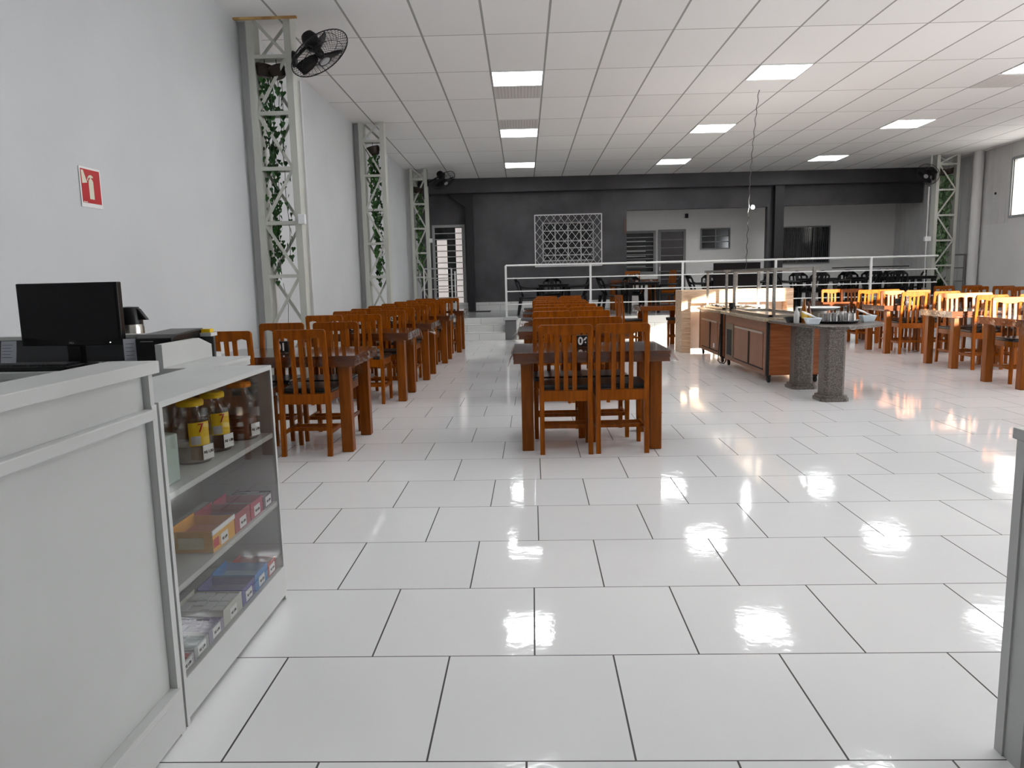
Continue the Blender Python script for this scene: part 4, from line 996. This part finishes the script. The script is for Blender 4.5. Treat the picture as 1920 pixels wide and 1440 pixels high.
cbox(2.735, 2.87, .17, .07, z3, (.04, .28, .62), 'bright blue open box on the bottom shelf', inner=mat('pale_blue_lining', (.35, .55, .7), .5))
cbox(2.875, 2.965, .15, .06, z3, (.55, .06, .04), 'red and cream box at the far end of the bottom shelf')

# desk behind the counter
t = thing('cashier_desk', 'white cashier desk behind the reception ledge', 'desk', (0, 0, 0))
MB().box(-3.22, -1.42, 3.2, 3.645, .955, .985).build('desktop', WHITELAM, t, bevel=.002)
MB().box(-3.22, -1.45, 3.26, 3.28, .0, .955).build('front_panel', WHITELAM, t)
MB().box(-3.22, -1.60, 3.65, 3.67, .0, 1.10).build('back_panel', mat('grey_inner_panel', (.06, .062, .066), .5), t)
MB().box(-3.22, -1.60, 3.625, 3.70, 1.10, 1.118).build('rear_ledge', WHITELAM, t, bevel=.002)
MB().box(-3.22, -1.61, 3.675, 3.69, .0, 1.10).build('outer_panel', WHITELAM, t)
t = thing('divider_block', 'small white upright divider on a low block beside the printer', 'divider', (0, 0, 0))
MB().box(-1.60, -1.40, 3.10, 3.60, .986, 1.002).build('block', WHITELAM, t)
b = MB(); b.prism([(3.11, 1.003), (3.60, 1.003), (3.60, 1.065), (3.47, 1.105), (3.11, 1.105)], -1.62, -1.59, Matrix(((0, 0, 1, 0), (1, 0, 0, 0), (0, 1, 0, 0), (0, 0, 0, 1)))); b.build('upright', WHITELAM, t)
# monitor
mo = thing('computer_monitor', 'black widescreen monitor on the cashier desk', 'monitor', (-2.17, 3.42, .986), -.06)
MB().box(-.25, .25, -.01, .025, .098, .392).build('housing', BLACK, mo, bevel=.004)
MB().box(-.238, .238, -.0125, -.0105, .128, .380).build('screen', SCREEN, mo)
MB().box(-.035, .035, .0, .04, .01, .16).build('stand', BLACK, mo, bevel=.004)
MB().lathe([(0, 0), (.11, 0), (.105, .012), (0, .014)], 28, None, 1, .75).build('base', BLACK, mo, smooth=True)
text('maker_mark', 'DELL', .012, mat('grey_print', (.25, .25, .26), .4), mo, TR(0, -.0112, .112) @ FACE_CAM)
MB().box(.19, .195, -.0115, -.010, .110, .114).build('power_light', mat('power_led', (1, 1, 1), .5, emis=(1, 1, 1), es=1.5), mo)
# keyboard
kb = thing('keyboard', 'black computer keyboard on the desk below the monitor', 'keyboard', (-2.32, 3.31, .986), -.03)
MB().box(-.225, .225, -.07, .07, 0, .02).build('case', BLACK, kb, bevel=.004)
b = MB()
for j in range(5):
    for i in range(21): b.box(-.215 + i * .0205, -.215 + i * .0205 + .017, -.058 + j * .023, -.058 + j * .023 + .019, .02, .029)
b.build('keys', mat('key_black', (.018, .018, .02), .4), kb)
mu = MB().lathe([(.0, .032), (.018, .029), (.03, .015), (.032, 0)], 18, None, .9, 1.5).build('computer_mouse', BLACK, smooth=True); mu.location = (-1.96, 3.32, .986)
tag(mu, 'black computer mouse beside the keyboard', 'mouse')
pr_ = thing('receipt_printer', 'black receipt printer on the desk right of the monitor', 'printer', (-1.74, 3.50, .986), 0)
b = MB(); b.prism([(-.17, 0), (.17, 0), (.17, .155), (-.12, .145), (-.17, .13)], -.085, .085, Matrix(((0, 0, 1, 0), (1, 0, 0, 0), (0, 1, 0, 0), (0, 0, 0, 1)))); b.build('housing', BLACK, pr_, bevel=.006)
MB().box(-.06, .0, -.1715, -.170, .115, .118).build('paper_slot', mat('slot_grey', (.3, .3, .3), .4), pr_)
def note(x, y, z, w_, h, rz, label):
    t = thing('handwritten_note', label, 'note', (x, y, z), rz, 'paper notes on the desk')
    b = MB(); b.add([(-w_ / 2, 0, 0), (w_ / 2, -.004, 0), (w_ * .47, .012, h * .6), (w_ * .45, .02, h), (-w_ / 2, .02, h), (-w_ * .5, .01, h * .5)], [(0, 1, 2, 5), (5, 2, 3, 4)]); b.build('paper', mat('note_paper', (.45, .47, .52), .6), t, solid=.001)
    b = MB()
    for i in range(5): b.box(-w_ * .35, w_ * (.3 - .1 * (i % 2)), -.004 + .003 * i, -.003 + .003 * i, h * (.25 + .14 * i), h * (.25 + .14 * i) + .002)
    b.build('handwriting', mat('ink', (.08, .08, .15), .6), t)
note(-2.43, 3.335, 1.016, .075, .10, 0, 'curled paper note at the lower left corner of the monitor')
note(-1.86, 3.35, .99, .055, .125, .5, 'narrow handwritten paper note beside the receipt printer')
conduit([(-2.0, 3.55, 1.10), (-1.97, 3.6, 1.04), (-1.9, 3.6, 1.02), (-1.84, 3.55, 1.02)], .004, 'black cable behind the monitor', BLACKM, 'monitor_cable')
# thermos
th = thing('thermos_jug', 'steel pump thermos with a black top on the desk panel', 'thermos', (-2.63, 4.72, 1.061))
TH = [(-.0, 0)]
b = MB().lathe([(.0, -.15), (.082, -.15), (.082, .03), (.078, .05), (.0, .05)], 28); b.build('body', mat('brushed_jug_steel', (.52, .50, .46), .22, .95), th, smooth=True)
b = MB().lathe([(.078, .05), (.078, .07), (.074, .10), (.07, .13), (.06, .155), (0, .16)], 28); b.build('lid', BLACK, th, smooth=True)
b = MB(); b.hexa([(.03, -.03, .08), (.12, -.02, .075), (.12, .02, .075), (.03, .03, .08)], [(.03, -.03, .15), (.07, -.02, .145), (.07, .02, .145), (.03, .03, .15)]); b.build('spout', BLACK, th, bevel=.006)
MB().tube([(-.07, 0, .10), (-.11, 0, .105), (-.12, 0, .08), (-.12, 0, -.05), (-.08, 0, -.06)], .012, 8).build('handle', BLACK, th, smooth=True)
th.location = (-2.13, 3.85, .985 + .15 * .86)
th.scale = (.86,) * 3
tag(MB().box(-2.7, -1.75, 3.70, 4.08, .0, .984).build('low_cabinet', WHITELAM), 'low white cabinet behind the desk panel holding the thermos', 'cabinet')
tag(MB().box(-1.70, -1.61, 3.64, 3.68, 1.119, 1.136).build('yellow_ruler', YEL), 'small yellow strip lying at the end of the desk panel', 'ruler')

# right-hand counter end
t = thing('counter_end', 'white laminate counter end at the right edge of the view', 'counter', (0, 0, 0))
X0 = 1.285
MB().box(X0, X0 + .6, -.6, 1.985, .895, .925).build('top', WHITELAM, t, bevel=.002)
MB().box(X0 + .03, X0 + .58, -.6, 1.93, .0, .895).build('panel', WHITELAM, t)
MB().box(X0, X0 + .60, 1.93, 1.965, .0, .895).build('end_panel', WHITELAM, t)
MB().box(X0 + .005, X0 + .03, 1.86, 1.93, .0, .895).build('stile', WHITELAM, t)

# pieces that belong to a part hang one level deeper
DEEP = {'price_writing': 'price_tag', 'facts_panel': 'paper_label', 'printed_mark': 'paper_label', 'digits': 'block', 'power_light': 'housing',
        'maker_mark': 'housing', 'screen': 'housing', 'paper_slot': 'housing', 'keys': 'case', 'handwriting': 'paper', 'extinguisher_symbol': 'sign_face',
        'flame_symbol': 'sign_face', 'fine_print': 'sign_face', 'badge': 'hub', 'lining': 'carton', 'front_sticker': 'carton', 'red_motif': 'carton',
        'white_flap': 'carton', 'vent': 'vent_frame', 'hood_glass': 'hood_frame', 'door_gap': 'door', 'napkins': 'bowl'}
base = lambda n: n.split('.')[0]
tree = {}
for o in D.objects:
    if o.parent: tree.setdefault(o.parent.name, []).append(o)
for root, cs in tree.items():
    names = {}
    for c in cs: names.setdefault(base(c.name), c)
    for c in cs:
        p = DEEP.get(base(c.name))
        if p and p in names and names[p] is not c: c.parent = names[p]
